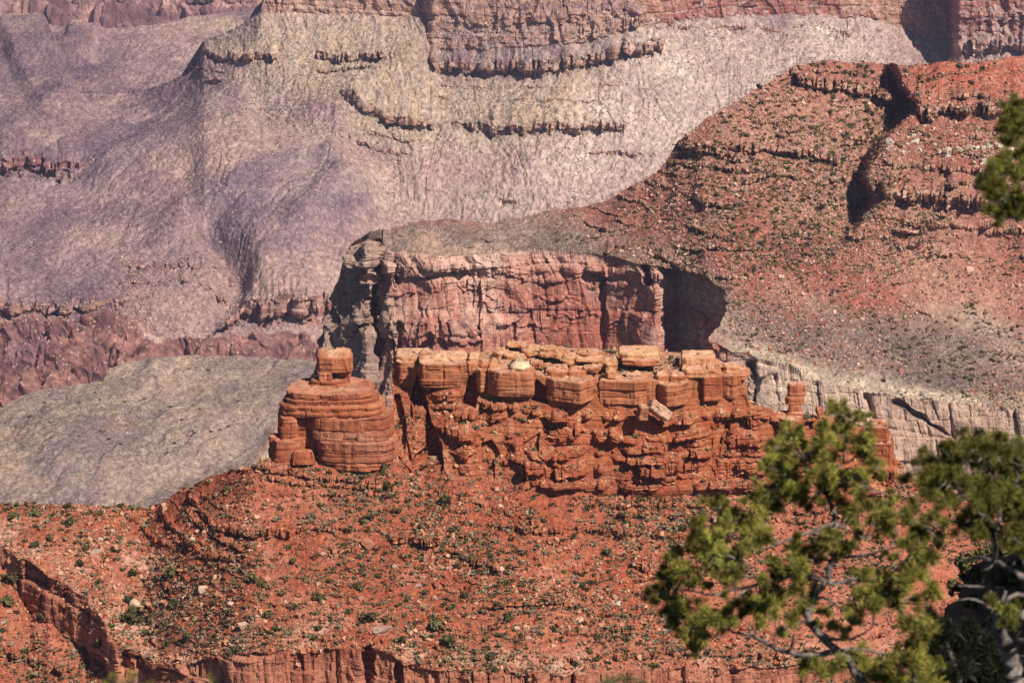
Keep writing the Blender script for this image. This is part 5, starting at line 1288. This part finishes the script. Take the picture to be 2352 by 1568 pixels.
for x_, y_ in [(990, 1170), (860, 1190), (680, 1178), (535, 1195), (305, 1195), (1425, 975), (1290, 968), (1365, 1237), (1090, 1250), (1165, 1220), (1240, 1315), (345, 1330), (115, 1365), (685, 1395), (1440, 1395), (1567, 1360), (1320, 1383), (1328, 1408), (1505, 1380), (355, 1435), (750, 1440), (825, 1478), (85, 1470), (975, 1500), (1190, 1475), (1145, 1540), (1730, 1140), (1625, 1185), (210, 1285), (645, 1128)]:
    P_, d_ = FPl(x_ * .33594, 523.7 + y_ * .33594)
    place(SHR[rs.randint(7)], P_, rs.uniform(3.2, 4.8) * d_ / F, rs.uniform(0, 6.28), 'desert_shrub', 'tiny dark shrub dotted on the grey platform left of the tower', 'shrub', 'shrubs on the grey platform left of the tower', (1.4, 1.2, .8))

# boulders one can count
def boulder_mesh(seed, ca, cb, sq=(1, .8, .7), jag=.22):
    rs = np.random.RandomState(seed)
    n = 13
    g = np.linspace(-1, 1, n)
    V, Fq, off = [], [], 0
    for ax in range(3):
        for sg in (-1, 1):
            a, b = np.meshgrid(g, g, indexing='ij')
            q = np.empty((n, n, 3)); q[..., ax] = sg; q[..., (ax + 1) % 3] = a; q[..., (ax + 2) % 3] = b
            V.append(q.reshape(-1, 3)); Fq.append(grid_faces(n, n, sg < 0) + off); off += n * n
    V = np.concatenate(V)
    V = V / (np.sum(np.abs(V) ** 5, axis=1, keepdims=True) ** .2)
    for q in range(9):                       # planes of fracture
        nn = rs.normal(0, 1, 3); nn /= np.linalg.norm(nn); h = rs.uniform(.62, .95)
        ex = np.maximum(V @ nn - h, 0); V = V - ex[:, None] * nn
    V = V * (1 + jag * .35 * fbm(V[:, 0] * 2 + seed, V[:, 1] * 2, V[:, 2] * 2, 4, seed))[:, None] * np.array(sq)
    c = C3(ca, cb, .5 + .6 * fbm(V[:, 0] * 2, V[:, 1] * 2, V[:, 2] * 4, 3, seed + 1))
    return mesh_np('boulder', V, np.concatenate(Fq), M_stone, geo=c, link=False)
RB = [boulder_mesh(i, (.36, .15, .09), (.50, .26, .17)) for i in range(5)]
PB = [boulder_mesh(10 + i, (.50, .33, .24), (.64, .48, .38)) for i in range(4)]
WB = [boulder_mesh(20 + i, (.50, .42, .35), (.66, .58, .50)) for i in range(4)]
GB = [boulder_mesh(30 + i, (.36, .24, .20), (.48, .35, .30), (1.15, .7, .42)) for i in range(2)]
bl = [('A', 1815, 850, 38, RB, 'largest rust boulder, upright on the left slope beside a juniper'), ('A', 1665, 1175, 40, PB, 'big pale-pink rounded boulder on the slope above the lower cliff'), ('A', 1580, 1025, 30, PB, 'flat pale slab-like boulder upslope of the big pink one'),
      ('A', 940, 1040, 52, PB, 'long pale slab lying on the shoulder above the lower cliff'), ('A', 1390, 925, 36, PB, 'split pale boulder beside the bare red soil patch'), ('A', 690, 580, 20, WB, 'small white boulder on the left bench'), ('A', 655, 668, 38, GB, 'flat grey slab among white stones on the left bench'),
      ('A', 1325, 580, 26, PB, 'grey boulder resting on the rim of the second ledge'), ('A', 770, 520, 16, WB, 'white stone at the edge of the red soil of the left bench'), ('A', 2210, 680, 20, PB, 'small tan boulder at middle left of the red slope'), ('A', 25, 1150, 34, GB, 'grey broken slab at the far left edge'),
      ('B', 200, 625, 56, RB, 'tall wedge-shaped rust boulder under the butte slope'), ('B', 290, 1205, 60, GB, 'largest flat grey slab, lying above the lower cliff'), ('B', 1890, 675, 24, RB, 'square rust block beside a spreading juniper'), ('B', 1895, 1018, 24, WB, 'pale square stone low on the right of the red slope'),
      ('B', 1355, 862, 30, RB, 'rust boulder at the end of the dark ledge'), ('B', 545, 895, 26, GB, 'flat grey slab in the middle of the red slope'), ('B', 1550, 866, 22, RB, 'leaning rust slab right of centre on the slope'), ('B', 1100, 786, 30, PB, 'pale broken boulder at the lower end of the dark ledge'), ('B', 380, 765, 20, PB, 'pale round stone below the tall wedge boulder'),
      ('B', 1210, 1186, 18, PB, 'small tan stone right of the cone-shaped juniper'), ('B', 630, 782, 18, GB, 'upright grey stone near the dark ledge'), ('B', 1430, 524, 18, PB, 'small pink boulder on the upper slope ledge'), ('B', 2225, 1110, 38, PB, 'pale split slab beside the pine foliage'), ('B', 2220, 1205, 22, GB, 'grey stone below the pale split slab'), ('B', 2150, 790, 44, RB, 'dark block beside the red scar on the right')]
for i, (zn, x_, y_, r_, ms, lab) in enumerate(bl):
    u_, v_ = (QA if zn == 'A' else QB)(x_, y_)
    P_, d_ = FN(u_, v_)
    r_ = r_ * .33594 * d_ / F
    o = place(ms[i % len(ms)], P_ + np.array([0, 0, r_ * .25]), r_, rs.uniform(-.5, .5), 'boulder', lab, 'boulder')
    o.rotation_euler = (rs.uniform(-.3, .3), rs.uniform(-.35, .35), rs.uniform(-.6, .6))
QC = lambda x, y: (1562 + x * .33594, y * .33594)
wl = [(1430, 975, 30, 'largest white boulder, at the left end of the white row by the gully'), (1550, 988, 17, None), (1610, 978, 27, 'broad white boulder left of centre in the white row'), (1600, 932, 18, None), (1635, 1032, 23, 'white boulder just below the broad one'), (1735, 992, 16, None), (1825, 1038, 27, 'tall white block in the middle of the white row'), (1830, 1076, 18, None), (1910, 1032, 25, 'round white boulder right of the tall block'), (2000, 1008, 18, None), (2030, 1012, 18, None), (2075, 1018, 18, None), (2115, 1002, 20, None), (2180, 1008, 32, 'wide white boulder near the pine twig at upper right'), (2260, 1028, 20, None), (2080, 1116, 28, 'flat white slab below the row of white boulders'), (1420, 1028, 16, None), (1360, 732, 15, 'single pale stone under the upper cliff by the gully mouth'), (1885, 922, 14, None), (1780, 1042, 14, None), (1940, 942, 15, None)]
for i, (x_, y_, r_, lab) in enumerate(wl):
    u_, v_ = QC(x_, y_)
    P_, d_ = FM(u_, v_)
    r_ = r_ * .33594 * d_ / F
    place(WB[i % 4], P_ + np.array([0, 0, r_ * .3]), r_, rs.uniform(-.6, .6), 'boulder', lab or 'small white boulder in the scattered row on the upper right slope', 'boulder', None if lab else 'white boulders on the upper slope')
P_, d_ = FM(QC(1965, 1022)[0], QC(1965, 1022)[1])
place(GB[0], P_ + np.array([0, 0, 2]), 20 * .33594 * d_ / F, .3, 'boulder', 'tan ribbed block standing between the white boulders', 'boulder', None, (.9, 1, 2.4))
QD = lambda x, y: (1562 + x * .33594, 523.7 + y * .33594)
for i, (x_, y_, r_, lab) in enumerate([(1980, 285, 28, 'largest tan boulder on the right slope, above the grey platform'), (1185, 702, 17, 'round tan boulder alone on the grey platform'), (1250, 628, 18, 'tan boulder at the foot of the rubble slope'), (1375, 642, 20, 'flat tan boulder at the edge of the grey platform'), (1057, 462, 16, 'tan boulder on the red patch of the slope'), (835, 455, 20, 'flat pale slab near the canyon rim'), (440, 348, 20, 'white slab above the shaded alcove'), (2095, 432, 16, 'pale stone at the right edge of the slope'), (690, 338, 20, 'grey boulder up the slope from the alcove')]):
    u_, v_ = QD(x_, y_)
    P_, d_ = FM(u_, v_)
    r_ = r_ * .33594 * d_ / F
    place(PB[i % 4], P_ + np.array([0, 0, r_ * .25]), r_, rs.uniform(-.6, .6), 'boulder', lab, 'boulder')


# ================================================================== shaded near slope at lower right
U = np.arange(2030, 3900, 4.0)
vs0 = pl(U, [(2030, 1585), (2060, 1560), (2110, 1520), (2145, 1480), (2165, 1410), (2200, 1350), (2225, 1300), (2260, 1278), (2352, 1258), (2560, 1240), (3000, 1170), (3900, 1080)])
ds0 = pls(U, [(2030, 210), (2165, 178), (2260, 140), (2560, 92), (3000, 76), (3900, 70)], 30)
S = Sheet(2030, 3897, 4.0, 110, [(vs0, ds0), (vs0 * 0 + 1700, by_ang(U, vs0, ds0, vs0 * 0 + 1700, 84))])
P = S.world(); N = S.normals(1)
x, y, z = P[..., 0], P[..., 1], P[..., 2]
P += N * (.9 * fbm(x / 3, y / 8, z / 3, 4, 240))[..., None]
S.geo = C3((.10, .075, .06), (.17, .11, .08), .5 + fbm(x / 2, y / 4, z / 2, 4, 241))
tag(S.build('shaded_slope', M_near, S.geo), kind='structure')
SSH = S
rs = np.random.RandomState(77)
FS_ = Finder(S)
for i in range(16):
    u_ = rs.uniform(2180, 2350); v_ = float(np.interp(u_, U, vs0)) + rs.uniform(-2, 260) * (i > 5)
    if v_ > 1560: continue
    P_, d_ = FS_(u_, v_)
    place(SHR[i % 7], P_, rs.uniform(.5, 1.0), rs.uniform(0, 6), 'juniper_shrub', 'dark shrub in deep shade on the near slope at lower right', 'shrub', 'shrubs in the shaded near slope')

# ================================================================== pines on the rim, close to the camera
M_bark = bpy.data.materials.new('pine_bark'); M_bark.use_nodes = True
nt = M_bark.node_tree; b_ = nt.nodes['Principled BSDF']; b_.inputs['Roughness'].default_value = .9; b_.inputs['Specular IOR Level'].default_value = .1
tx_ = nt.nodes.new('ShaderNodeTexNoise'); tx_.inputs['Scale'].default_value = 40; tx_.inputs['Detail'].default_value = 5
rp = nt.nodes.new('ShaderNodeValToRGB'); rp.color_ramp.elements[0].position = .35; rp.color_ramp.elements[1].position = .7
rp.color_ramp.elements[0].color = (.06, .045, .04, 1); rp.color_ramp.elements[1].color = (.32, .27, .24, 1)
gp = nt.nodes.new('ShaderNodeNewGeometry'); nt.links.new(gp.outputs['Position'], tx_.inputs['Vector'])
nt.links.new(tx_.outputs['Fac'], rp.inputs[0]); nt.links.new(rp.outputs[0], b_.inputs['Base Color'])
M_needle = leafmat('pine_needles', .55, .2)
QQ = lambda x, y: (1562 + x * .33594, 1044.7 + y * .33594)

def tube(mb, pts, rad, k=7, seed=0):
    pts = np.asarray(pts, float); rad = np.asarray(rad, float)
    # smooth the path
    t = np.arange(len(pts)); tt = np.linspace(0, len(pts) - 1, (len(pts) - 1) * 5 + 1)
    p = np.stack([np.interp(tt, t, pts[:, i]) for i in range(3)], -1); r = np.interp(tt, t, rad)
    for _ in range(3): p[1:-1] = (p[:-2] + p[1:-1] * 2 + p[2:]) / 4
    rs_ = np.random.RandomState(seed)
    p[1:-1] += rs_.normal(0, .25, (len(p) - 2, 3)) * r[1:-1, None]
    tg = np.gradient(p, axis=0); tg /= np.linalg.norm(tg, axis=1, keepdims=True) + 1e-9
    up = np.where(np.abs(tg[:, 2:3]) > .9, [[1., 0, 0]], [[0, 0, 1.]])
    a = np.cross(tg, up); a /= np.linalg.norm(a, axis=1, keepdims=True); b = np.cross(tg, a)
    th = np.linspace(0, 2 * np.pi, k, endpoint=False)
    rr = r[:, None] * (1 + .12 * rs_.normal(0, 1, (len(p), k)))
    G = p[:, None] + a[:, None] * (rr * np.cos(th))[..., None] + b[:, None] * (rr * np.sin(th))[..., None]
    i = np.arange(len(p) * k).reshape(len(p), k)
    fq = np.stack([i[:-1], np.roll(i[:-1], -1, 1), np.roll(i[1:], -1, 1), i[1:]], -1).reshape(-1, 4)
    mb.add(G, fq, (.3, .25, .22))
    return p, r

def needles(mb, c, R, rs, n, col):
    """sprays of needles on short shoots round one twig end"""
    R = R * 1.15
    ns = max(4, int(5 * (R / .045)))
    for q in range(ns):
        o = c + rs.normal(0, .48, 3) * R
        ax = rs.normal(0, 1, 3) + np.array([0, -.2, .9]); ax /= np.linalg.norm(ax)
        m = n // ns
        d = rs.normal(0, .62, (m, 3)) + ax * .75; d /= np.linalg.norm(d, axis=1, keepdims=True)
        st = o + ax * (rs.rand(m, 1) - .6) * R * .7
        L = R * rs.uniform(.55, .95, (m, 1))
        w = np.cross(d, rs.normal(0, 1, (m, 3))); w /= np.linalg.norm(w, axis=1, keepdims=True); w = w * .00105 * (R / .042) ** .5
        V = np.stack([st - w * .7, st + w * .7, st + d * L + w, st + d * L - w], 1)
        mb.add(V, np.arange(m * 4).reshape(m, 4), np.clip(np.asarray(col) * (1 + .35 * rs.normal(0, 1)), .01, 1))

def pine(label, d0, base, limbs, clusters, seed, trunk_first=True, group=None, n=680, dj=.22, extra=.8, col=(.20, .18, .038)):
    rs = np.random.RandomState(seed)
    root = empty('pine_tree', base, label, 'tree', group)
    sk, mbs, own = [], [], []
    for i, (pts, r0, r1) in enumerate(limbs):
        dd = d0 + np.cumsum(rs.normal(0, dj * .35, len(pts)))
        if sk and i > 0:          # start on the nearest limb already there
            q0 = pt(*pts[0], d0); allp = np.concatenate(sk)
            uu, vv, dp = project(allp); k = int(np.argmin((uu - pts[0][0]) ** 2 + (vv - pts[0][1]) ** 2))
            dd = dd - dd[0] + dp[k]
        P3 = [pt(u, v, d) for (u, v), d in zip(pts, dd)]
        mb = MB()
        p, r = tube(mb, P3, np.linspace(r0, r1, len(pts)) * .33594 * d0 / F, 8, seed + i)
        sk.append(p)
        mbs.append(mb); own.append(np.full(len(p), i))
    own = np.concatenate(own); allp = np.concatenate(sk); uu, vv, dp = project(allp)
    cr = MB()
    clusters = clusters + [(u + rs.normal(0, 22), v + rs.normal(0, 18), R * rs.uniform(.6, .9)) for (u, v, R) in clusters if rs.rand() < extra]
    for (u, v, R) in clusters:
        k = int(np.argmin((uu - u) ** 2 + (vv - v) ** 2))
        d = dp[k] + rs.normal(0, dj)
        c = pt(u, v, d); Rm = R * .33594 * d0 / F
        mid = (allp[k] + c) / 2 + rs.normal(0, .12, 3) * np.linalg.norm(c - allp[k]) * .6
        tube(mbs[own[k]], [allp[k], mid, c], np.array([5.5, 4, 2]) * .33594 * d0 / F, 5, seed + k)
        for _t in range(3):
            e_ = c + rs.normal(0, .8, 3) * Rm
            tube(mbs[own[k]], [mid * .4 + c * .6, (c + e_) / 2 + rs.normal(0, .15, 3) * Rm, e_], np.array([3.2, 2.4, 1.2]) * .33594 * d0 / F, 4, _t)
        needles(cr, c, Rm, rs, n, col)
    for i, mb in enumerate(mbs): under(mb.build('trunk' if i == 0 else 'branch', M_bark, None, smooth=True), root)
    under(cr.build('needle_crown', M_needle, None), root)
    return root
q = lambda pts: [QQ(*p) for p in pts]
z6 = lambda pts: [Z6(*p) for p in pts]
main_limbs = [(q([(1420, 1900), (1290, 1640), (1215, 1475), (1080, 1335), (960, 1225), (870, 1125), (900, 985), (1000, 860), (1045, 700), (1062, 570), (1076, 480), (1050, 400), (1005, 270), (930, 200), (870, 130), (850, 40)]) + z6([(1500, 985), (1492, 880)]), 34, 6),
              (q([(1008, 272), (1100, 205)]) + z6([(1790, 1085), (1900, 1060)]), 14, 5), (q([(1005, 270)]) + z6([(1700, 950), (1790, 905), (1795, 800), (1822, 660), (1785, 560)]), 13, 5), (z6([(1795, 905), (1870, 870), (1930, 830)]), 8, 4),
              (q([(1060, 470), (900, 520), (780, 560), (650, 610)]), 15, 5), (q([(1078, 490), (1150, 512), (1260, 570)]), 10, 4), (q([(1035, 720), (900, 700), (760, 690)]), 10, 4),
              (q([(1000, 860), (850, 815), (700, 840), (560, 870), (470, 910), (400, 950)]), 16, 5), (q([(560, 870), (490, 800), (440, 735)]), 8, 3), (q([(600, 850), (430, 825), (400, 790)]), 8, 3), (q([(850, 820), (920, 770), (1010, 860), (1020, 800)]), 9, 4),
              (q([(905, 980), (980, 968), (1060, 1010), (1110, 1060), (1150, 1130)]), 12, 5), (q([(1000, 870), (1060, 880), (1200, 840), (1330, 870), (1450, 800), (1560, 700), (1640, 560), (1700, 470)]), 17, 5), (q([(1045, 700), (1250, 690), (1400, 650), (1520, 620)]), 13, 4),
              (q([(870, 1125), (700, 1190), (640, 1235), (640, 1310)]), 12, 4), (q([(1080, 1335), (900, 1372), (740, 1350), (620, 1310), (520, 1240), (400, 1220), (250, 1170), (120, 1150)]), 20, 5), (q([(740, 1350), (770, 1290), (780, 1225)]), 14, 6),
              (q([(1000, 1255), (1150, 1262), (1250, 1220), (1310, 1180)]), 13, 4), (q([(640, 850), (330, 935), (200, 960), (60, 920), (-60, 900)]), 13, 4), (q([(1080, 1335), (1250, 1320), (1420, 1370), (1560, 1360)]), 16, 6), (q([(905, 985), (820, 920), (740, 880)]), 9, 4),
              (q([(860, 140), (780, 180), (700, 170)]), 9, 4), (q([(440, 740), (330, 690), (220, 600), (150, 500)]), 8, 3), (q([(440, 740), (380, 600), (300, 440)]), 7, 3), (q([(1330, 870), (1400, 950), (1480, 1010)]), 8, 4)]
mc = [(*Z6(x, y), r * .93) for x, y, r in [(1780, 530, 60), (1880, 580, 45), (1820, 650, 70), (1700, 720, 70), (1740, 790, 50), (1960, 700, 60), (1990, 780, 50), (1930, 830, 70), (1400, 690, 70), (1480, 710, 40), (1290, 790, 60), (1250, 860, 50), (1370, 800, 70), (1590, 800, 70), (1530, 850, 60), (1420, 870, 60), (1320, 920, 70), (1400, 960, 70), (1600, 880, 60), (1310, 1000, 70), (1360, 1060, 70), (1280, 1090, 60), (1250, 1190, 60), (1480, 1080, 60), (1690, 980, 50), (1760, 1010, 60), (1650, 1010, 40), (2060, 960, 50), (2070, 1010, 30), (1900, 1010, 50), (1940, 1050, 40), (1690, 690, 40), (1620, 950, 50), (2010, 850, 50)]]
mc += [(*QQ(x, y), r) for x, y, r in [(660, 40, 60), (640, 100, 50), (730, 140, 60), (800, 210, 60), (700, 240, 70), (800, 320, 60), (560, 300, 60), (880, 340, 40), (1020, 200, 50), (1110, 170, 60), (1210, 140, 40), (1250, 330, 60), (1110, 330, 60), (1160, 420, 60), (1460, 300, 40), (1400, 370, 60), (1350, 430, 50), (1450, 430, 60), (1560, 430, 60), (1380, 500, 60), (1640, 500, 60), (1700, 440, 60), (1780, 490, 50), (1640, 580, 70), (1720, 640, 60), (1560, 600, 50), (1650, 720, 70), (1560, 760, 60), (1480, 700, 40), (1500, 860, 60), (1620, 800, 60), (1350, 880, 70), (1250, 830, 50), (1400, 950, 70), (1250, 960, 60), (1480, 1010, 60), (1370, 1030, 50), (1200, 1070, 60), (1700, 1000, 60), (1720, 920, 50),
                            (250, 350, 60), (310, 420, 60), (420, 450, 60), (510, 440, 70), (550, 520, 50), (130, 470, 60), (100, 560, 60), (200, 560, 70), (290, 500, 60), (120, 680, 70), (240, 670, 70), (330, 650, 60), (430, 650, 70), (470, 600, 50), (560, 580, 50), (380, 720, 50), (250, 740, 50), (90, 850, 50), (180, 880, 40), (350, 850, 60), (420, 800, 60), (640, 770, 60), (730, 800, 60), (800, 720, 60), (850, 640, 60), (900, 600, 50), (770, 640, 50), (950, 680, 50), (1010, 580, 50), (1100, 600, 60), (1160, 620, 50), (900, 860, 60), (800, 900, 60), (720, 960, 60), (640, 900, 50), (560, 970, 60), (480, 980, 50), (380, 980, 60), (520, 1040, 60), (620, 1060, 60), (850, 1040, 70), (760, 1100, 60), (700, 1210, 40), (1000, 1060, 40), (1080, 1150, 50), (950, 1180, 40),
                            (40, 1080, 70), (130, 1130, 70), (230, 1090, 60), (60, 1200, 60), (150, 1260, 60), (110, 1330, 50), (300, 1140, 60), (20, 780, 60), (350, 1080, 50), (560, 1130, 40), (430, 1100, 40), (-40, 1000, 60), (-100, 900, 60), (-110, 830, 50), (-60, 1120, 60), (-90, 1040, 50), (-60, 740, 50), (0, 640, 50), (-140, 960, 50),
                            (870, 1420, 60), (980, 1500, 50), (1060, 1460, 60), (1180, 1400, 50), (1300, 1480, 70), (1400, 1500, 70), (1220, 1540, 70), (1500, 1520, 70), (1600, 1480, 70), (1700, 1540, 80), (1450, 1420, 60), (1560, 1400, 60), (1640, 1370, 60), (1580, 1290, 60), (1600, 1130, 70), (1680, 1180, 70), (1650, 1270, 60)]]
pine('sparse pinyon pine in the foreground with pale bare limbs crossing its crown', 14.0, pt(*QQ(1420, 1900), 14.0).tolist(), main_limbs, mc, 401)
right_limbs = [(q([(2420, 2000), (2330, 1700), (2285, 1450), (2232, 1330), (2175, 1190), (2185, 1110), (2260, 1090), (2360, 1090), (2480, 980), (2500, 900)]), 60, 26), (q([(2500, 900), (2350, 830), (2230, 765), (2150, 725), (2050, 692), (1950, 722), (1820, 712)]), 26, 6), (q([(2150, 740), (2146, 640), (2150, 560), (2180, 450), (2200, 300), (2120, 150), (2080, 0)]), 18, 6),
               (q([(2480, 980), (2300, 940), (2190, 1020), (2240, 920), (2130, 900), (2020, 900), (1900, 890)]), 16, 5), (q([(2190, 1050), (2130, 1060), (2060, 1000), (1980, 980), (1890, 990)]), 12, 4), (q([(2232, 1330), (2300, 1280), (2380, 1255), (2500, 1200)]), 24, 14), (q([(2160, 480), (2050, 400), (1950, 300), (1850, 150), (1760, 80)]), 11, 4), (q([(2190, 320), (2290, 220), (2330, 80)]), 10, 4), (q([(2150, 725), (2120, 770), (2060, 790)]), 8, 3),
               (q([(2500, 900), (2560, 300), (2600, -800), (2640, -1500), (2620, -2100)]), 30, 14), ([(2450, 470), (2400, 440), (2340, 420), (2290, 445)], 12, 5), ([(2445, 330), (2390, 310), (2345, 290), (2320, 255)], 12, 5), ([(2400, 405), (2340, 370), (2300, 405), (2262, 415)], 9, 4)]
rc = [(*QQ(x, y), r) for x, y, r in [(1700, 90, 60), (1780, 60, 60), (1660, 30, 50), (1690, 170, 60), (1760, 150, 60), (1740, 260, 70), (1850, 120, 60), (1950, 30, 70), (1900, 90, 60), (2050, 60, 70), (2180, -20, 80), (2300, 40, 80), (2080, 170, 70), (2200, 130, 80), (2300, 170, 80), (1950, 280, 70), (2050, 280, 80), (2180, 280, 80), (2300, 300, 80), (2000, 400, 60), (2120, 400, 80), (2250, 400, 80), (2340, 450, 80), (1980, 480, 60), (2100, 480, 60), (2220, 520, 70), (2040, 560, 50), (2330, 580, 70), (1850, 320, 50), (1800, 220, 50), (1900, -100, 60), (2070, -130, 65), (2100, -50, 65), (1830, -70, 55), (2000, -50, 60), (2250, -40, 70), (2160, -90, 60), (1960, 180, 60), (2250, 220, 70), (2400, 200, 80), (2150, 340, 70),
                            (2170, 1030, 50), (2260, 1050, 50), (2330, 650, 60), (2230, 1150, 40), (2300, 1010, 40)]]
rc += [(1562 + x * .33594, y * .33594, r) for x, y, r in [(2270, 720, 50), (2240, 780, 60), (2210, 860, 60), (2300, 800, 50), (2330, 880, 50), (2270, 950, 60), (2220, 1060, 60), (2190, 1130, 60), (2080, 1220, 60), (2150, 1250, 60), (2260, 1180, 60), (2330, 1200, 60), (2110, 1310, 50), (2220, 1350, 50), (2320, 1330, 60), (2130, 1440, 50), (2250, 1440, 50), (2330, 1420, 60), (2400, 800, 70), (2420, 1000, 70), (2420, 1250, 70), (2420, 1400, 70), (2330, 1050, 40)]]
pine('tall pine at the right edge with dense green crown and dark twisted limbs', 12.0, pt(*QQ(2420, 2000), 12.0).tolist(), right_limbs, rc, 402, n=680)
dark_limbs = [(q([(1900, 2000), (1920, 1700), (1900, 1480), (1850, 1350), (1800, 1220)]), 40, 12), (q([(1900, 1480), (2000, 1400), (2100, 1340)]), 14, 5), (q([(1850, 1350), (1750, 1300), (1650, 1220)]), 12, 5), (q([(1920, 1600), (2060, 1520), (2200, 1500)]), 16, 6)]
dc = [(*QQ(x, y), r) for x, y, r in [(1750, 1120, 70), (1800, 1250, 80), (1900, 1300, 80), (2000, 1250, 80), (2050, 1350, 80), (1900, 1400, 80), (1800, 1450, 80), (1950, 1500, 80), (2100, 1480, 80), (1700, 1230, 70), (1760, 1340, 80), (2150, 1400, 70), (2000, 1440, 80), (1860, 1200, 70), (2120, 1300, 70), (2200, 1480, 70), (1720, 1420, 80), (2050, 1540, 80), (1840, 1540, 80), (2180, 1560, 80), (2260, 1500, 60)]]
pine('low dark pine in shade between the two taller ones at the bottom edge', 17.0, pt(*QQ(1900, 2000), 17.0).tolist(), dark_limbs, dc, 403, col=(.026, .03, .013))  # near-black needle colour paints in the shade this pine stands in
# top of a bushy tree lower down the rim, and twig tips just below the lens
far_l = [([(1430, 1680), (1428, 1620), (1426, 1575)], 30, 10), ([(1428, 1620), (1395, 1590), (1385, 1575)], 14, 6), ([(1428, 1620), (1460, 1590), (1478, 1570)], 14, 6)]
fc = [(u_, v_, 34) for u_, v_ in [(1425, 1556), (1405, 1562), (1445, 1558), (1390, 1568), (1465, 1566), (1415, 1570), (1440, 1572), (1480, 1576), (1378, 1578), (1400, 1584), (1455, 1586), (1425, 1590)]]
pine('bright green treetop just showing at the bottom edge', 160.0, pt(1430, 1680, 160.0).tolist(), far_l, fc, 404, dj=.8, extra=0, n=420, col=(.075, .105, .03))
near_l = [([(300, 1660), (285, 1610), (262, 1570)], 16, 6), ([(285, 1610), (240, 1575)], 8, 4), ([(285, 1610), (318, 1568)], 8, 4)]
nc = [(u_, v_, 46) for u_, v_ in [(236, 1568), (262, 1560), (310, 1562), (290, 1576), (335, 1578), (215, 1580)]]
pine('blurred yellow-green twig tips at the lower left edge', 7.0, pt(300, 1660, 7.0).tolist(), near_l, nc, 405, dj=.05, extra=0, n=60, col=(.19, .17, .03))
pine('single blurred yellow twig tip at the bottom edge', 6.5, pt(486, 1640, 6.5).tolist(), [([(488, 1650), (484, 1600), (483, 1565)], 12, 5), ([(485, 1605), (492, 1580)], 6, 3)], [(483, 1562, 40), (492, 1576, 36)], 406, dj=.03, extra=0, n=50, col=(.20, .17, .03))

#@@HAZE@@
# ------------------------------------------------------------------ the air
bx = bpy.data.meshes.new('haze')
x0, x1, y0, y1, z0, z1 = -2500, 2500, -200, 12000, -1500, 20
bx.from_pydata([(x0, y0, z0), (x1, y0, z0), (x1, y1, z0), (x0, y1, z0), (x0, y0, z1), (x1, y0, z1), (x1, y1, z1), (x0, y1, z1)], [],
               [(0, 3, 2, 1), (4, 5, 6, 7), (0, 1, 5, 4), (1, 2, 6, 5), (2, 3, 7, 6), (3, 0, 4, 7)])
hz = bpy.data.objects.new('haze', bx)
COL.objects.link(hz)
hm = bpy.data.materials.new('haze')
hm.use_nodes = True
hn = hm.node_tree
hn.nodes.remove(hn.nodes['Principled BSDF'])
pv = hn.nodes.new('ShaderNodeVolumePrincipled')
pv.inputs['Color'].default_value = (.68, .64, 1.0, 1)
pv.inputs['Density'].default_value = 2.1e-5
pv.inputs['Anisotropy'].default_value = 0.0
hn.links.new(pv.outputs['Volume'], hn.nodes['Material Output'].inputs['Volume'])
bx.materials.append(hm)
tag(hz, kind='stuff')
